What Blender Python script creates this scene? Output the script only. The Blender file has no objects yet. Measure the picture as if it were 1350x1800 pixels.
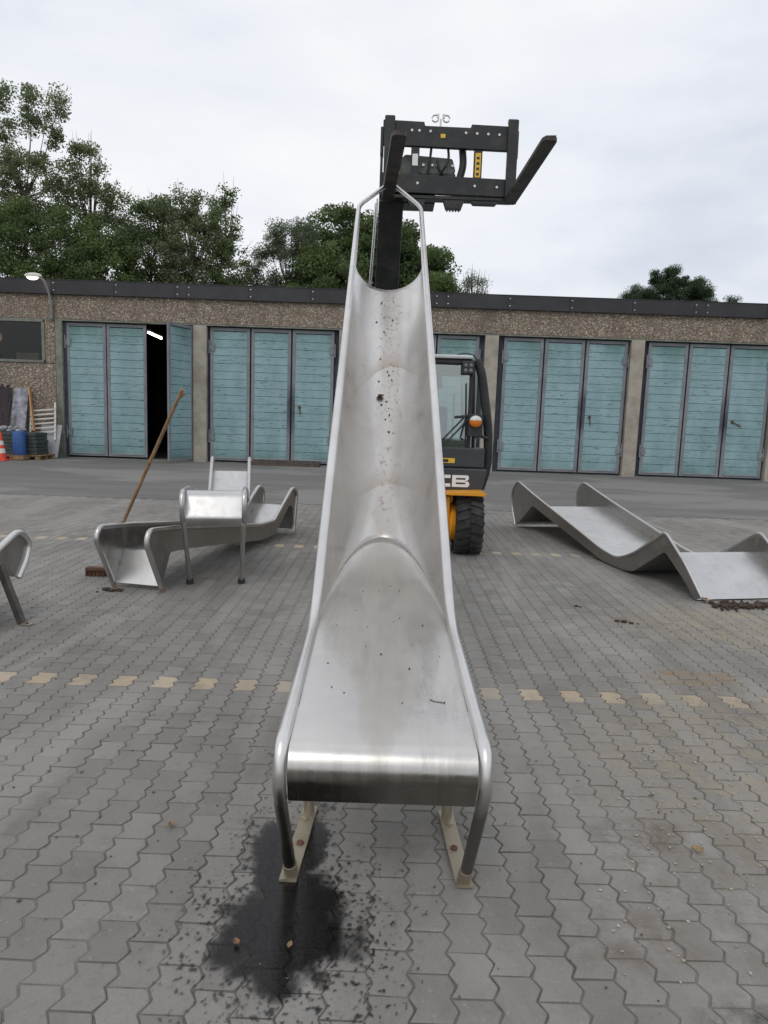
import bpy, math, random
import numpy as np
from mathutils import Vector, Matrix, noise

random.seed(7); RNG = np.random.default_rng(11)
R = math.radians
scene = bpy.context.scene
COL = scene.collection

# ------------------------------------------------------------------ camera
F_PX, H_PX = 1240.0, 1800.0
PITCH, ROLL = R(7.71), R(1.97)
cd = bpy.data.cameras.new('camera')
cam = bpy.data.objects.new('camera', cd); COL.objects.link(cam)
cd.sensor_fit = 'VERTICAL'; cd.sensor_height = 36.0; cd.lens = 36.0 * F_PX / H_PX
cd.clip_start = 0.05; cd.clip_end = 4000
sr, cr, sp, cp = math.sin(ROLL), math.cos(ROLL), math.sin(PITCH), math.cos(PITCH)
right = Vector((cr, sr * sp, sr * cp)); fwd = Vector((0, cp, -sp)); up = right.cross(fwd)
cam.matrix_world = Matrix(((right.x, up.x, -fwd.x, 0), (right.y, up.y, -fwd.y, 0), (right.z, up.z, -fwd.z, 1.6), (0, 0, 0, 1)))
scene.camera = cam

# ------------------------------------------------------------------ sky, sun, exposure
SUN_EL, SUN_AZ = R(48), R(200)
world = bpy.data.worlds.new('World'); scene.world = world; world.use_nodes = True
nt = world.node_tree; nt.nodes.clear()
def nd(t, kind, **kw):
    n = t.nodes.new(kind)
    for k, v in kw.items():
        if k.startswith('i_'): n.inputs[k[2:].replace('_', ' ')].default_value = v
        else: setattr(n, k, v)
    return n
out = nd(nt, 'ShaderNodeOutputWorld')
sky = nd(nt, 'ShaderNodeTexSky', sky_type='NISHITA', sun_disc=False, sun_elevation=SUN_EL, sun_rotation=SUN_AZ, air_density=1.0, dust_density=4.0)
tc = nd(nt, 'ShaderNodeTexCoord')
mp = nd(nt, 'ShaderNodeMapping'); mp.inputs['Scale'].default_value = (1.0, 1.0, 2.6)
mp.inputs['Location'].default_value = (0.35, 0.2, 0.1)
nt.links.new(tc.outputs['Generated'], mp.inputs['Vector'])
n1 = nd(nt, 'ShaderNodeTexNoise', i_Scale=1.9, i_Detail=6.0, i_Roughness=0.52); nt.links.new(mp.outputs[0], n1.inputs['Vector'])
rp = nd(nt, 'ShaderNodeValToRGB'); nt.links.new(n1.outputs['Fac'], rp.inputs[0])
rp.color_ramp.elements[0].position = 0.30; rp.color_ramp.elements[0].color = (0.58, 0.62, 0.70, 1)
rp.color_ramp.elements[1].position = 0.66; rp.color_ramp.elements[1].color = (0.88, 0.875, 0.88, 1)
e_ = rp.color_ramp.elements.new(0.47); e_.color = (0.76, 0.78, 0.83, 1)
bg1 = nd(nt, 'ShaderNodeBackground', i_Strength=1.20); nt.links.new(rp.outputs[0], bg1.inputs['Color'])
bg2 = nd(nt, 'ShaderNodeBackground', i_Strength=0.10); nt.links.new(sky.outputs[0], bg2.inputs['Color'])
mx = nd(nt, 'ShaderNodeMixShader'); mx.inputs[0].default_value = 0.10
nt.links.new(bg1.outputs[0], mx.inputs[1]); nt.links.new(bg2.outputs[0], mx.inputs[2]); nt.links.new(mx.outputs[0], out.inputs[0])
sd = bpy.data.lights.new('sun', 'SUN'); sd.energy = 0.6; sd.angle = R(25); sd.color = (1.0, 0.96, 0.90)
sun = bpy.data.objects.new('sun', sd); COL.objects.link(sun)
sdir = Vector((math.sin(SUN_AZ) * math.cos(SUN_EL), math.cos(SUN_AZ) * math.cos(SUN_EL), math.sin(SUN_EL)))
sun.rotation_euler = (-sdir).to_track_quat('-Z', 'Y').to_euler(); sun.location = sdir * 60
vs = scene.view_settings
vs.view_transform = 'Standard'; vs.look = 'None'; vs.exposure = 0.0; vs.gamma = 1.0; vs.use_curve_mapping = False
scene.render.engine = 'CYCLES'
scene.cycles.max_bounces = 8; scene.cycles.transparent_max_bounces = 12

# ------------------------------------------------------------------ material helpers
class Mat:
    def __init__(s, name):
        s.m = bpy.data.materials.new(name); s.m.use_nodes = True; s.t = s.m.node_tree; s.t.nodes.clear()
        s.out = s.n('ShaderNodeOutputMaterial'); s.p = s.n('ShaderNodeBsdfPrincipled')
        s.t.links.new(s.p.outputs[0], s.out.inputs[0])
    def n(s, kind, **kw): return nd(s.t, kind, **kw)
    def l(s, a, b): s.t.links.new(a, b)
    def pos(s, scale=(1, 1, 1), obj=False):
        if obj: src = s.n('ShaderNodeTexCoord').outputs['Object']
        else: src = s.n('ShaderNodeNewGeometry').outputs['Position']
        m = s.n('ShaderNodeMapping'); m.inputs['Scale'].default_value = scale; s.l(src, m.inputs[0]); return m.outputs[0]
    def noise(s, vec, scale, detail=4, rough=0.55, dist=0.0):
        n = s.n('ShaderNodeTexNoise', i_Scale=scale, i_Detail=detail, i_Roughness=rough, i_Distortion=dist); s.l(vec, n.inputs['Vector']); return n.outputs['Fac']
    def ramp(s, fac, stops):
        r = s.n('ShaderNodeValToRGB'); s.l(fac, r.inputs[0]); els = r.color_ramp.elements
        while len(els) < len(stops): els.new(0.5)
        for e, (p, c) in zip(els, stops):
            e.position = p; e.color = (c[0], c[1], c[2], 1) if hasattr(c, '__len__') else (c, c, c, 1)
        return r.outputs[0]
    def mix(s, fac, a, b, mode='MIX'):
        m = s.n('ShaderNodeMix', data_type='RGBA', blend_type=mode)
        for sock, v in ((m.inputs[0], fac), (m.inputs[6], a), (m.inputs[7], b)):
            if hasattr(v, 'is_output') or isinstance(v, bpy.types.NodeSocket): s.l(v, sock)
            elif hasattr(v, '__len__'): sock.default_value = (v[0], v[1], v[2], 1)
            else: sock.default_value = v
        return m.outputs[2]
    def math(s, op, a, b=0.0, clamp=False):
        m = s.n('ShaderNodeMath', operation=op, use_clamp=clamp)
        for i, v in enumerate((a, b)):
            if isinstance(v, bpy.types.NodeSocket): s.l(v, m.inputs[i])
            else: m.inputs[i].default_value = v
        return m.outputs[0]
    def set(s, **kw):
        for k, v in kw.items():
            k = k.replace('_', ' ')
            if isinstance(v, bpy.types.NodeSocket): s.l(v, s.p.inputs[k])
            elif hasattr(v, '__len__') and len(v) == 3: s.p.inputs[k].default_value = (v[0], v[1], v[2], 1)
            else: s.p.inputs[k].default_value = v
        return s
    def bump(s, h, strength=0.3, dist=0.01):
        b = s.n('ShaderNodeBump', i_Strength=strength, i_Distance=dist); s.l(h, b.inputs['Height']); s.l(b.outputs[0], s.p.inputs['Normal'])
    def sep(s, v):
        q = s.n('ShaderNodeSeparateXYZ'); s.l(v, q.inputs[0]); return q.outputs

def grainy(name, col, rough=0.6, var=0.25, scale=8.0, metallic=0.0, bump=0.0, obj=False, dirt=None, dirt_amt=0.5):
    m = Mat(name); v = m.pos(obj=obj)
    f = m.noise(v, scale, 5, 0.6)
    c = m.ramp(f, [(0.3, tuple(x * (1 - var) for x in col)), (0.7, tuple(min(1, x * (1 + var)) for x in col))])
    if dirt:
        g = m.noise(v, scale * 0.35, 6, 0.65)
        c = m.mix(m.ramp(g, [(0.48, 0.0), (0.68, dirt_amt)]), c, dirt)
    m.set(Base_Color=c, Roughness=m.ramp(f, [(0.2, min(1, rough * 1.15)), (0.8, rough * 0.85)]), Metallic=metallic)
    if bump: m.bump(f, bump, 0.01)
    return m.m

# ------------------------------------------------------------------ mesh helpers
class MB:
    def __init__(s): s.v = []; s.f = []
    def box(s, x0, x1, y0, y1, z0, z1):
        b = len(s.v)
        s.v += [(x0, y0, z0), (x1, y0, z0), (x1, y1, z0), (x0, y1, z0), (x0, y0, z1), (x1, y0, z1), (x1, y1, z1), (x0, y1, z1)]
        s.f += [tuple(b + i for i in q) for q in ((0, 3, 2, 1), (4, 5, 6, 7), (0, 1, 5, 4), (1, 2, 6, 5), (2, 3, 7, 6), (3, 0, 4, 7))]; return s
    def beam(s, a, b, w, t, upv=(0, 0, 1)):
        a, b = Vector(a), Vector(b); d = (b - a).normalized(); u = Vector(upv)
        sx = d.cross(u).normalized(); sz = sx.cross(d); base = len(s.v)
        for p in (a, b):
            for i, j in ((-1, -1), (1, -1), (1, 1), (-1, 1)): s.v.append(tuple(p + sx * i * w / 2 + sz * j * t / 2))
        s.f += [tuple(base + i for i in q) for q in ((0, 3, 2, 1), (4, 5, 6, 7), (0, 1, 5, 4), (1, 2, 6, 5), (2, 3, 7, 6), (3, 0, 4, 7))]; return s
    def prism(s, poly, axis, a0, a1):
        n = len(poly); b = len(s.v)
        for a in (a0, a1):
            for p in poly:
                q = list(p); q.insert(axis, a); s.v.append(tuple(q))
        s.f.append(tuple(b + i for i in range(n))[::-1]); s.f.append(tuple(b + n + i for i in range(n)))
        for i in range(n):
            j = (i + 1) % n; s.f.append((b + i, b + j, b + n + j, b + n + i))
        return s
    def tube(s, pts, r, seg=12, caps=True, flat=1.0):
        pts = [Vector(p) for p in pts]; n = len(pts); b = len(s.v)
        rr = r if hasattr(r, '__len__') else [r] * n
        t = (pts[1] - pts[0]).normalized()
        ref = Vector((0, 0, 1)) if abs(t.z) < 0.9 else Vector((1, 0, 0))
        u = t.cross(ref).normalized()
        for i, p in enumerate(pts):
            if i == 0: tn = (pts[1] - pts[0])
            elif i == n - 1: tn = (pts[-1] - pts[-2])
            else: tn = (pts[i + 1] - pts[i]).normalized() + (pts[i] - pts[i - 1]).normalized()
            tn.normalize(); u = (u - tn * u.dot(tn)).normalized(); w = tn.cross(u)
            for k in range(seg):
                a = 2 * math.pi * k / seg; s.v.append(tuple(p + u * math.cos(a) * rr[i] + w * math.sin(a) * rr[i] * flat))
        for i in range(n - 1):
            for k in range(seg):
                k2 = (k + 1) % seg; s.f.append((b + i * seg + k, b + i * seg + k2, b + (i + 1) * seg + k2, b + (i + 1) * seg + k))
        if caps:
            s.f.append(tuple(b + k for k in range(seg))[::-1]); s.f.append(tuple(b + (n - 1) * seg + k for k in range(seg)))
        return s
    def grid(s, rows):
        b = len(s.v); m = len(rows[0])
        for r in rows: s.v += [tuple(p) for p in r]
        for i in range(len(rows) - 1):
            for j in range(m - 1): s.f.append((b + i * m + j, b + i * m + j + 1, b + (i + 1) * m + j + 1, b + (i + 1) * m + j))
        return s
    def lathe(s, prof, c=(0, 0, 0), axis='z', seg=24):
        b = len(s.v); n = len(prof)
        for k in range(seg):
            a = 2 * math.pi * k / seg
            for r_, h_ in prof:
                if axis == 'z': q = (r_ * math.cos(a), r_ * math.sin(a), h_)
                elif axis == 'x': q = (h_, r_ * math.cos(a), r_ * math.sin(a))
                else: q = (r_ * math.cos(a), h_, r_ * math.sin(a))
                s.v.append((c[0] + q[0], c[1] + q[1], c[2] + q[2]))
        for k in range(seg):
            k2 = (k + 1) % seg
            for i in range(n - 1): s.f.append((b + k * n + i, b + k2 * n + i, b + k2 * n + i + 1, b + k * n + i + 1))
        return s
    def ball(s, c, r, seg=8, squash=(1, 1, 1)):
        b = len(s.v); rings = max(3, seg // 2)
        for i in range(rings + 1):
            ph = math.pi * i / rings
            for k in range(seg):
                a = 2 * math.pi * k / seg
                s.v.append((c[0] + r * squash[0] * math.sin(ph) * math.cos(a), c[1] + r * squash[1] * math.sin(ph) * math.sin(a), c[2] + r * squash[2] * math.cos(ph)))
        for i in range(rings):
            for k in range(seg):
                k2 = (k + 1) % seg; s.f.append((b + i * seg + k, b + (i + 1) * seg + k, b + (i + 1) * seg + k2, b + i * seg + k2))
        return s

OFF = {}
def props(o, label=None, cat=None, group=None, kind=None):
    if label: o['label'] = label
    if cat: o['category'] = cat
    if group: o['group'] = group
    if kind: o['kind'] = kind
    return o
def thing(name, label, cat, loc=(0, 0, 0), rz=0, group=None):
    o = bpy.data.objects.new(name, None); COL.objects.link(o); o.location = loc; o.rotation_euler = (0, 0, rz)
    o.empty_display_size = 0.1; OFF[o.name] = Vector(loc) if rz == 0 else Vector((0, 0, 0))
    return props(o, label, cat, group)
def build(name, mb, mat, parent=None, smooth=None, bevel=None, solid=None, label=None, cat=None, group=None, kind=None, local=False, loc=None, rot=None):
    me = bpy.data.meshes.new(name); off = OFF.get(parent.name, Vector((0, 0, 0))) if (parent and not local) else Vector((0, 0, 0))
    vv = mb.v
    if off.length > 0: vv = [(a - off.x, b - off.y, c - off.z) for a, b, c in vv]
    me.from_pydata(vv, [], mb.f); me.materials.append(mat)
    if smooth:
        me.polygons.foreach_set('use_smooth', [True] * len(me.polygons)); me.set_sharp_from_angle(angle=R(smooth))
    me.update()
    o = bpy.data.objects.new(name, me); COL.objects.link(o)
    if parent: o.parent = parent; OFF[o.name] = off
    if loc: o.location = loc
    if rot: o.rotation_euler = rot
    if solid:
        s_ = o.modifiers.new('solid', 'SOLIDIFY'); s_.thickness = solid; s_.offset = -1
    if bevel:
        b_ = o.modifiers.new('bevel', 'BEVEL'); b_.width = bevel; b_.segments = 2; b_.limit_method = 'ANGLE'; b_.angle_limit = R(35)
    return props(o, label, cat, group, kind)
def inst(o, loc, rot=None, parent=None):
    c = o.copy(); COL.objects.link(c); c.location = loc
    if rot: c.rotation_euler = rot
    if parent: c.parent = parent
    return c
def fillet(pts, rad, n=6):
    pts = [Vector(p) for p in pts]; rads = rad if hasattr(rad, '__len__') else [rad] * len(pts); outp = [pts[0]]
    for i in range(1, len(pts) - 1):
        a, b, c = pts[i - 1], pts[i], pts[i + 1]; d1 = (a - b); d2 = (c - b)
        k = min(rads[i], d1.length * 0.48, d2.length * 0.48)
        if k < 1e-4: outp.append(b); continue
        p1 = b + d1.normalized() * k; p2 = b + d2.normalized() * k
        for j in range(n + 1):
            t = j / n; outp.append(p1 * (1 - t) ** 2 + b * 2 * t * (1 - t) + p2 * t * t)
    outp.append(pts[-1]); return outp

# ------------------------------------------------------------------ materials
def steel(name, base=(0.64, 0.63, 0.615), rough=0.34, dirt=0.25, wet=False, tint=(0.30, 0.24, 0.16), obj=False, streak=(1, 1, 1)):
    m = Mat(name); v = m.pos(obj=obj)
    fine = m.noise(m.pos((9, 1.2, 9), obj=obj), 60, 3, 0.6)
    big = m.noise(v, 2.3, 6, 0.6, 0.4)
    mid = m.noise(m.pos(streak, obj=obj), 9, 6, 0.65, 0.2)
    c = m.ramp(big, [(0.3, tuple(x * 0.88 for x in base)), (0.7, tuple(min(1, x * 1.08) for x in base))])
    dm = m.ramp(mid, [(0.50, 0.0), (0.72, dirt)])
    c = m.mix(dm, c, tint)
    r = m.math('ADD', m.math('MULTIPLY', fine, 0.12), m.math('ADD', m.math('MULTIPLY', big, 0.16), rough - 0.14))
    r = m.math('ADD', r, m.math('MULTIPLY', dm, 0.5))
    m.set(Base_Color=c, Metallic=m.math('SUBTRACT', 1.0, m.math('MULTIPLY', dm, 0.8)), Roughness=r)
    m.bump(big, 0.10, 0.02)
    return m
M_STEEL = steel('brushed_steel').m
M_TUBE = steel('steel_tube', (0.70, 0.69, 0.68), 0.34, 0.10).m
M_DIRTY = steel('weathered_steel', (0.60, 0.60, 0.595), 0.32, 0.20, tint=(0.16, 0.13, 0.10), obj=True).m
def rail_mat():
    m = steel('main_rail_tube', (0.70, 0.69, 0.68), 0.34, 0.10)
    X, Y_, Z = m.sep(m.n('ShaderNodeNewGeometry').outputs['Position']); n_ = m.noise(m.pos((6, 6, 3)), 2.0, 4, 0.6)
    g_ = m.ramp(m.math('ADD', Z, m.math('MULTIPLY', m.math('SUBTRACT', n_, 0.5), 0.08)), [(0.34, 1.0), (0.50, 0.0)])  # dark ground reflection painted into the lower legs, fading out upwards
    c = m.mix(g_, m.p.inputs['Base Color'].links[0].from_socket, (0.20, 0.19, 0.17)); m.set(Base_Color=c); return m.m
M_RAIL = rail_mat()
M_DTUBE = steel('weathered_tube', (0.56, 0.55, 0.54), 0.34, 0.3, obj=True).m
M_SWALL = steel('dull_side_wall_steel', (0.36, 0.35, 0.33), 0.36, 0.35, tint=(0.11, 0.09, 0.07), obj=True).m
M_GRIME = steel('grimy_galvanised_steel', (0.42, 0.38, 0.30), 0.55, 0.8, tint=(0.22, 0.17, 0.10), obj=True).m

M_LIP = steel('dull_leg_steel', (0.24, 0.23, 0.21), 0.36, 0.3, tint=(0.10, 0.08, 0.06)).m
def slide_sheet(name, seat):
    m = steel(name, (0.67, 0.655, 0.635), 0.33, 0.06)
    g = m.n('ShaderNodeNewGeometry').outputs['Position']; X, Y_, Z = m.sep(g)
    wob = m.math('MULTIPLY', m.math('SUBTRACT', m.noise(m.pos((6, 2.0, 1)), 1.1, 5, 0.6), 0.5), 0.30)
    fine = m.noise(m.pos((60, 5, 20)), 1.0, 4, 0.6)
    col0 = m.p.inputs['Base Color'].links[0].from_socket; r0 = m.p.inputs['Roughness'].links[0].from_socket
    xx = m.math('ABSOLUTE', m.math('SUBTRACT', X, 0.01))
    if seat:
        # dried water film left of the middle, tapering to the front lip
        w = m.math('MULTIPLY', m.math('SUBTRACT', Y_, 2.18), 0.26)
        w2 = m.math('SUBTRACT', 0.30, m.math('MULTIPLY', m.math('ABSOLUTE', m.math('SUBTRACT', Y_, 3.0)), 0.22))
        lim = m.math('MINIMUM', m.math('ADD', w, 0.02), w2)
        d = m.math('ADD', m.math('SUBTRACT', lim, xx), wob)
        k = m.ramp(m.math('ADD', m.math('MULTIPLY', d, 5), 0.5), [(0.30, 0.0), (0.52, 0.65), (0.9, 1.0)])
        c = m.mix(m.math('MULTIPLY', k, 0.36), col0, (0.36, 0.34, 0.31))
        c = m.mix(m.math('MULTIPLY', m.math('MULTIPLY', k, fine), 0.35), c, (0.5, 0.46, 0.33))
        r = m.math('ADD', r0, m.math('MULTIPLY', k, 0.10))
    else:
        # streak of run-off down the middle; curved reflections painted as arcs with brown deposit
        cen = m.math('ADD', m.math('SUBTRACT', 0.09, xx), m.math('MULTIPLY', wob, 0.4))
        k = m.ramp(m.math('ADD', m.math('MULTIPLY', cen, 8), 0.5), [(0.4, 0.0), (0.8, 1.0)])
        sp_ = m.ramp(m.noise(m.pos((34, 20, 20)), 1.0, 4, 0.7), [(0.55, 0.0), (0.68, 1.0)])
        c = m.mix(m.math('MULTIPLY', k, 0.30), col0, (0.34, 0.29, 0.24))
        c = m.mix(m.math('MULTIPLY', m.math('MULTIPLY', k, sp_), 0.5), c, (0.12, 0.09, 0.07))
        arcs = None
        for y0, s_ in ((4.62, 0.55), (5.55, 0.9), (6.5, 0.45)):
            yy = m.math('ADD', m.math('ADD', Y_, m.math('MULTIPLY', m.math('MULTIPLY', xx, xx), 7.0)), m.math('MULTIPLY', wob, 0.15))
            d = m.math('SUBTRACT', yy, y0)
            a = m.ramp(m.math('ADD', m.math('MULTIPLY', d, 3.0), 0.3), [(0.28, 0.0), (0.31, s_), (0.75, 0.0)])
            arcs = a if arcs is None else m.math('MAXIMUM', arcs, a)
        fade = m.ramp(xx, [(0.08, 1.0), (0.24, 0.0)])
        c = m.mix(m.math('MULTIPLY', m.math('MULTIPLY', arcs, fade), 0.62), c, (0.36, 0.28, 0.21))
        r = m.math('ADD', r0, m.math('ADD', m.math('MULTIPLY', k, 0.08), m.math('MULTIPLY', arcs, 0.08)))
    scr = m.ramp(m.noise(m.pos((150, 2.2, 2.2)), 1.0, 4, 0.7), [(0.58, 0.0), (0.70, 1.0)])
    c = m.mix(m.math('MULTIPLY', scr, 0.13), c, (0.82, 0.81, 0.79)); r = m.math('ADD', r, m.math('MULTIPLY', scr, 0.07))
    smr = m.ramp(m.noise(m.pos((5, 0.9, 0.9)), 1.6, 5, 0.65, 0.6), [(0.50, 0.0), (0.60, 1.0)]); r = m.math('SUBTRACT', r, m.math('MULTIPLY', smr, 0.07))
    c = m.mix(m.math('MULTIPLY', smr, 0.10), c, (0.40, 0.38, 0.35))
    if seat:   # dark reflection painted into the front apron's brown film, with lighter runs
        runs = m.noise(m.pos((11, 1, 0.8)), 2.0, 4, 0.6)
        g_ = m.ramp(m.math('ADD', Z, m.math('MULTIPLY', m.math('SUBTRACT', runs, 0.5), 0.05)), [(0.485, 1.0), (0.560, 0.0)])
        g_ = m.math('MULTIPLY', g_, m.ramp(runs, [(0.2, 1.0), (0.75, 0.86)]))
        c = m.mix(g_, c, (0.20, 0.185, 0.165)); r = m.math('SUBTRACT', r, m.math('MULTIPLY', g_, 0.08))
    m.set(Base_Color=c, Roughness=r)
    return m.m
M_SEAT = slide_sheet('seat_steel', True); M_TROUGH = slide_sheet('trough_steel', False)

M_PAINTBLACK = grainy('black_paint', (0.008, 0.010, 0.011), 0.40, 0.3, 20, dirt=(0.09, 0.08, 0.07), dirt_amt=0.30)
M_BLACK = grainy('black_plastic', (0.018, 0.02, 0.022), 0.5, 0.2, 14, dirt=(0.06, 0.055, 0.05), dirt_amt=0.35)
M_FORK = grainy('worn_fork_steel', (0.035, 0.031, 0.028), 0.5, 0.4, 12, metallic=0.3, dirt=(0.14, 0.10, 0.07), dirt_amt=0.6)
M_GREYPANEL = grainy('dark_grey_panel', (0.040, 0.045, 0.050), 0.5, 0.12, 6, dirt=(0.09, 0.085, 0.08), dirt_amt=0.3)
M_ORANGE = grainy('yellow_orange_paint', (0.78, 0.33, 0.015), 0.4, 0.1, 6, dirt=(0.25, 0.14, 0.05), dirt_amt=0.5)
M_YELLOW = grainy('yellow_sticker', (0.75, 0.47, 0.04), 0.45, 0.15, 40)
M_WHITE = grainy('white_print', (0.78, 0.78, 0.78), 0.45, 0.05, 10)
M_RUBBER = grainy('tyre_rubber', (0.028, 0.028, 0.028), 0.85, 0.3, 14, bump=0.2, dirt=(0.10, 0.09, 0.075), dirt_amt=0.5)
M_RIM = grainy('cream_rim', (0.55, 0.50, 0.36), 0.5, 0.2, 9, dirt=(0.2, 0.15, 0.1))
M_HOSE = grainy('hose_rubber', (0.015, 0.015, 0.016), 0.5, 0.2, 30)
M_VALVE = grainy('valve_block_grey', (0.13, 0.15, 0.13), 0.5, 0.3, 16)
M_BOLT = grainy('zinc_bolt', (0.55, 0.55, 0.55), 0.35, 0.2, 50, metallic=0.8)
M_AMBER = grainy('amber_lens', (0.75, 0.20, 0.02), 0.2, 0.1, 20)
M_LENS = grainy('clear_lens', (0.65, 0.65, 0.62), 0.15, 0.1, 20)
M_CONCRETE = grainy('weathered_concrete', (0.36, 0.33, 0.28), 0.9, 0.18, 3.0, bump=0.2, dirt=(0.16, 0.14, 0.11), dirt_amt=0.6)
M_TRIM = grainy('greenish_grey_concrete_edge', (0.20, 0.21, 0.18), 0.85, 0.25, 5.0, dirt=(0.09, 0.09, 0.07), dirt_amt=0.6)
M_FASCIA = grainy('black_fascia', (0.020, 0.020, 0.025), 0.45, 0.25, 2.0, dirt=(0.045, 0.05, 0.05), dirt_amt=0.5)
M_ROOF = grainy('roof_felt', (0.06, 0.06, 0.06), 0.9, 0.3, 2.0)
M_DARKGAP = grainy('dark_door_jamb', (0.045, 0.055, 0.07), 0.7, 0.3, 4.0)
M_WOOD = grainy('old_wood', (0.27, 0.17, 0.085), 0.8, 0.35, 12, bump=0.3, dirt=(0.1, 0.07, 0.05), obj=True)
M_TANWOOD = grainy('tan_board', (0.42, 0.23, 0.10), 0.7, 0.2, 8, obj=True)
M_WHITEP = grainy('white_paint', (0.62, 0.61, 0.57), 0.6, 0.1, 8, dirt=(0.35, 0.32, 0.27))
M_GREYSHEET = grainy('grey_sheet', (0.30, 0.31, 0.33), 0.6, 0.12, 4)
M_BLUE = grainy('blue_plastic', (0.02, 0.09, 0.30), 0.45, 0.15, 6, dirt=(0.05, 0.08, 0.15))
M_DKGREY = grainy('dark_grey_plastic_planks', (0.045, 0.055, 0.055), 0.7, 0.3, 8)
M_RED = grainy('red_plastic', (0.62, 0.06, 0.035), 0.5, 0.15, 10)
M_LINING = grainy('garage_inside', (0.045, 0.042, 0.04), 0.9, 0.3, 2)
M_STILE = None

def glass(name, tint, refl, rough=0.02):
    m = Mat(name); t = m.t; t.nodes.remove(m.p)
    tr = m.n('ShaderNodeBsdfTransparent'); tr.inputs[0].default_value = (*tint, 1)
    gl = m.n('ShaderNodeBsdfGlossy'); gl.inputs['Roughness'].default_value = rough
    fr = m.n('ShaderNodeFresnel'); fr.inputs[0].default_value = 1.5
    f = m.math('ADD', fr.outputs[0], refl, clamp=True)
    mxs = m.n('ShaderNodeMixShader'); m.l(f, mxs.inputs[0]); m.l(tr.outputs[0], mxs.inputs[1]); m.l(gl.outputs[0], mxs.inputs[2])
    m.l(mxs.outputs[0], m.out.inputs[0]); return m.m
M_GLASS = glass('cab_glass', (0.62, 0.75, 0.74), 0.22)
M_WINGLASS = glass('window_glass', (0.62, 0.63, 0.60), 0.0, 0.25)
M_WATER = glass('wet_film', (0.26, 0.26, 0.27), 0.02, 0.10)
def emit(name, col, s):
    m = Mat(name); m.t.nodes.remove(m.p); e = m.n('ShaderNodeEmission', i_Strength=s); e.inputs[0].default_value = (*col, 1); m.l(e.outputs[0], m.out.inputs[0]); return m.m
M_LAMPON = emit('lit_lamp', (1.0, 0.80, 0.62), 6.0); M_TUBEON = emit('lit_fluorescent_tube', (1.0, 0.97, 0.92), 9.0)

def aggregate():
    m = Mat('exposed_aggregate'); v = m.pos()
    vo = m.n('ShaderNodeTexVoronoi', i_Scale=30.0); m.l(v, vo.inputs['Vector'])
    h, s, b = m.sep(vo.outputs['Color'])
    c = m.ramp(h, [(0.0, (0.15, 0.115, 0.085)), (0.35, (0.24, 0.19, 0.14)), (0.6, (0.33, 0.27, 0.205)), (0.85, (0.43, 0.37, 0.29)), (0.98, (0.64, 0.59, 0.52))])
    big = m.noise(v, 0.7, 5, 0.6)
    c = m.mix(m.ramp(big, [(0.35, 0.0), (0.7, 0.42)]), c, (0.16, 0.13, 0.10))
    st = m.noise(m.pos((2.6, 1, 0.35)), 1.0, 5, 0.65); c = m.mix(m.ramp(st, [(0.50, 0.0), (0.68, 0.5)]), c, (0.10, 0.085, 0.07))
    edge = m.ramp(vo.outputs['Distance'], [(0.35, 0.0), (0.75, 0.6)])
    c = m.mix(edge, c, (0.09, 0.075, 0.06))
    m.set(Base_Color=c, Roughness=0.85); m.bump(m.math('SUBTRACT', 1.0, vo.outputs['Distance']), 0.7, 0.02); return m.m
M_AGG = aggregate()

def door_paint():
    m = Mat('flaking_turquoise_paint'); v = m.pos()
    oi = m.n('ShaderNodeObjectInfo').outputs['Random']
    f = m.noise(v, 1.4, 5, 0.6)
    c = m.ramp(f, [(0.3, (0.235, 0.370, 0.398)), (0.7, (0.300, 0.448, 0.478))])
    c = m.mix(m.math('MULTIPLY', oi, 0.20), c, (0.17, 0.31, 0.33))
    chip = m.noise(m.pos((1.1, 1, 8)), 3.6, 7, 0.75, 0.3)
    c = m.mix(m.ramp(chip, [(0.57, 0.0), (0.63, 0.95)]), c, (0.055, 0.10, 0.10))
    fade = m.noise(m.pos((1.6, 1, 0.45)), 1.0, 5, 0.6); c = m.mix(m.ramp(fade, [(0.42, 0.0), (0.62, 0.30)]), c, (0.10, 0.20, 0.21))
    alg = m.noise(m.pos((0.9, 1, 0.5)), 1.3, 5, 0.6); X, Y_, Z = m.sep(m.n('ShaderNodeNewGeometry').outputs['Position'])
    top = m.ramp(m.math('MULTIPLY', Z, 0.2), [(0.0, 1.0), (0.13, 0.0), (0.68, 0.0), (0.83, 1.0)])
    c = m.mix(m.math('MULTIPLY', top, m.ramp(alg, [(0.35, 0.0), (0.6, 0.8)])), c, (0.06, 0.15, 0.12))
    m.set(Base_Color=c, Roughness=0.7); m.bump(chip, 0.25, 0.01); return m.m
M_PLANK = door_paint()
def stile_paint():
    m = Mat('grey_lilac_door_frame'); v = m.pos(); f = m.noise(v, 2.2, 5, 0.6)
    c = m.ramp(f, [(0.3, (0.15, 0.165, 0.185)), (0.7, (0.23, 0.25, 0.265))])
    X, Y_, Z = m.sep(m.n('ShaderNodeNewGeometry').outputs['Position'])
    tot = None
    for x0, z0 in ((-2.99, 1.7), (6.02, 1.95), (10.45, 1.85), (1.55, 1.8)):
        dx = m.math('MULTIPLY', m.math('ABSOLUTE', m.math('SUBTRACT', X, x0)), 5.5)
        dz = m.math('MULTIPLY', m.math('ABSOLUTE', m.math('SUBTRACT', Z, z0)), 1.3)
        k = m.math('SUBTRACT', 1.25, m.math('ADD', m.math('MULTIPLY', dx, dx), m.math('MULTIPLY', dz, dz)), clamp=True)
        tot = k if tot is None else m.math('MAXIMUM', tot, k)
    c = m.mix(m.math('MULTIPLY', tot, m.ramp(f, [(0.2, 1.0), (0.8, 0.55)])), c, (0.035, 0.04, 0.06))
    m.set(Base_Color=c, Roughness=0.55); return m.m
M_STILE = stile_paint()

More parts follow.
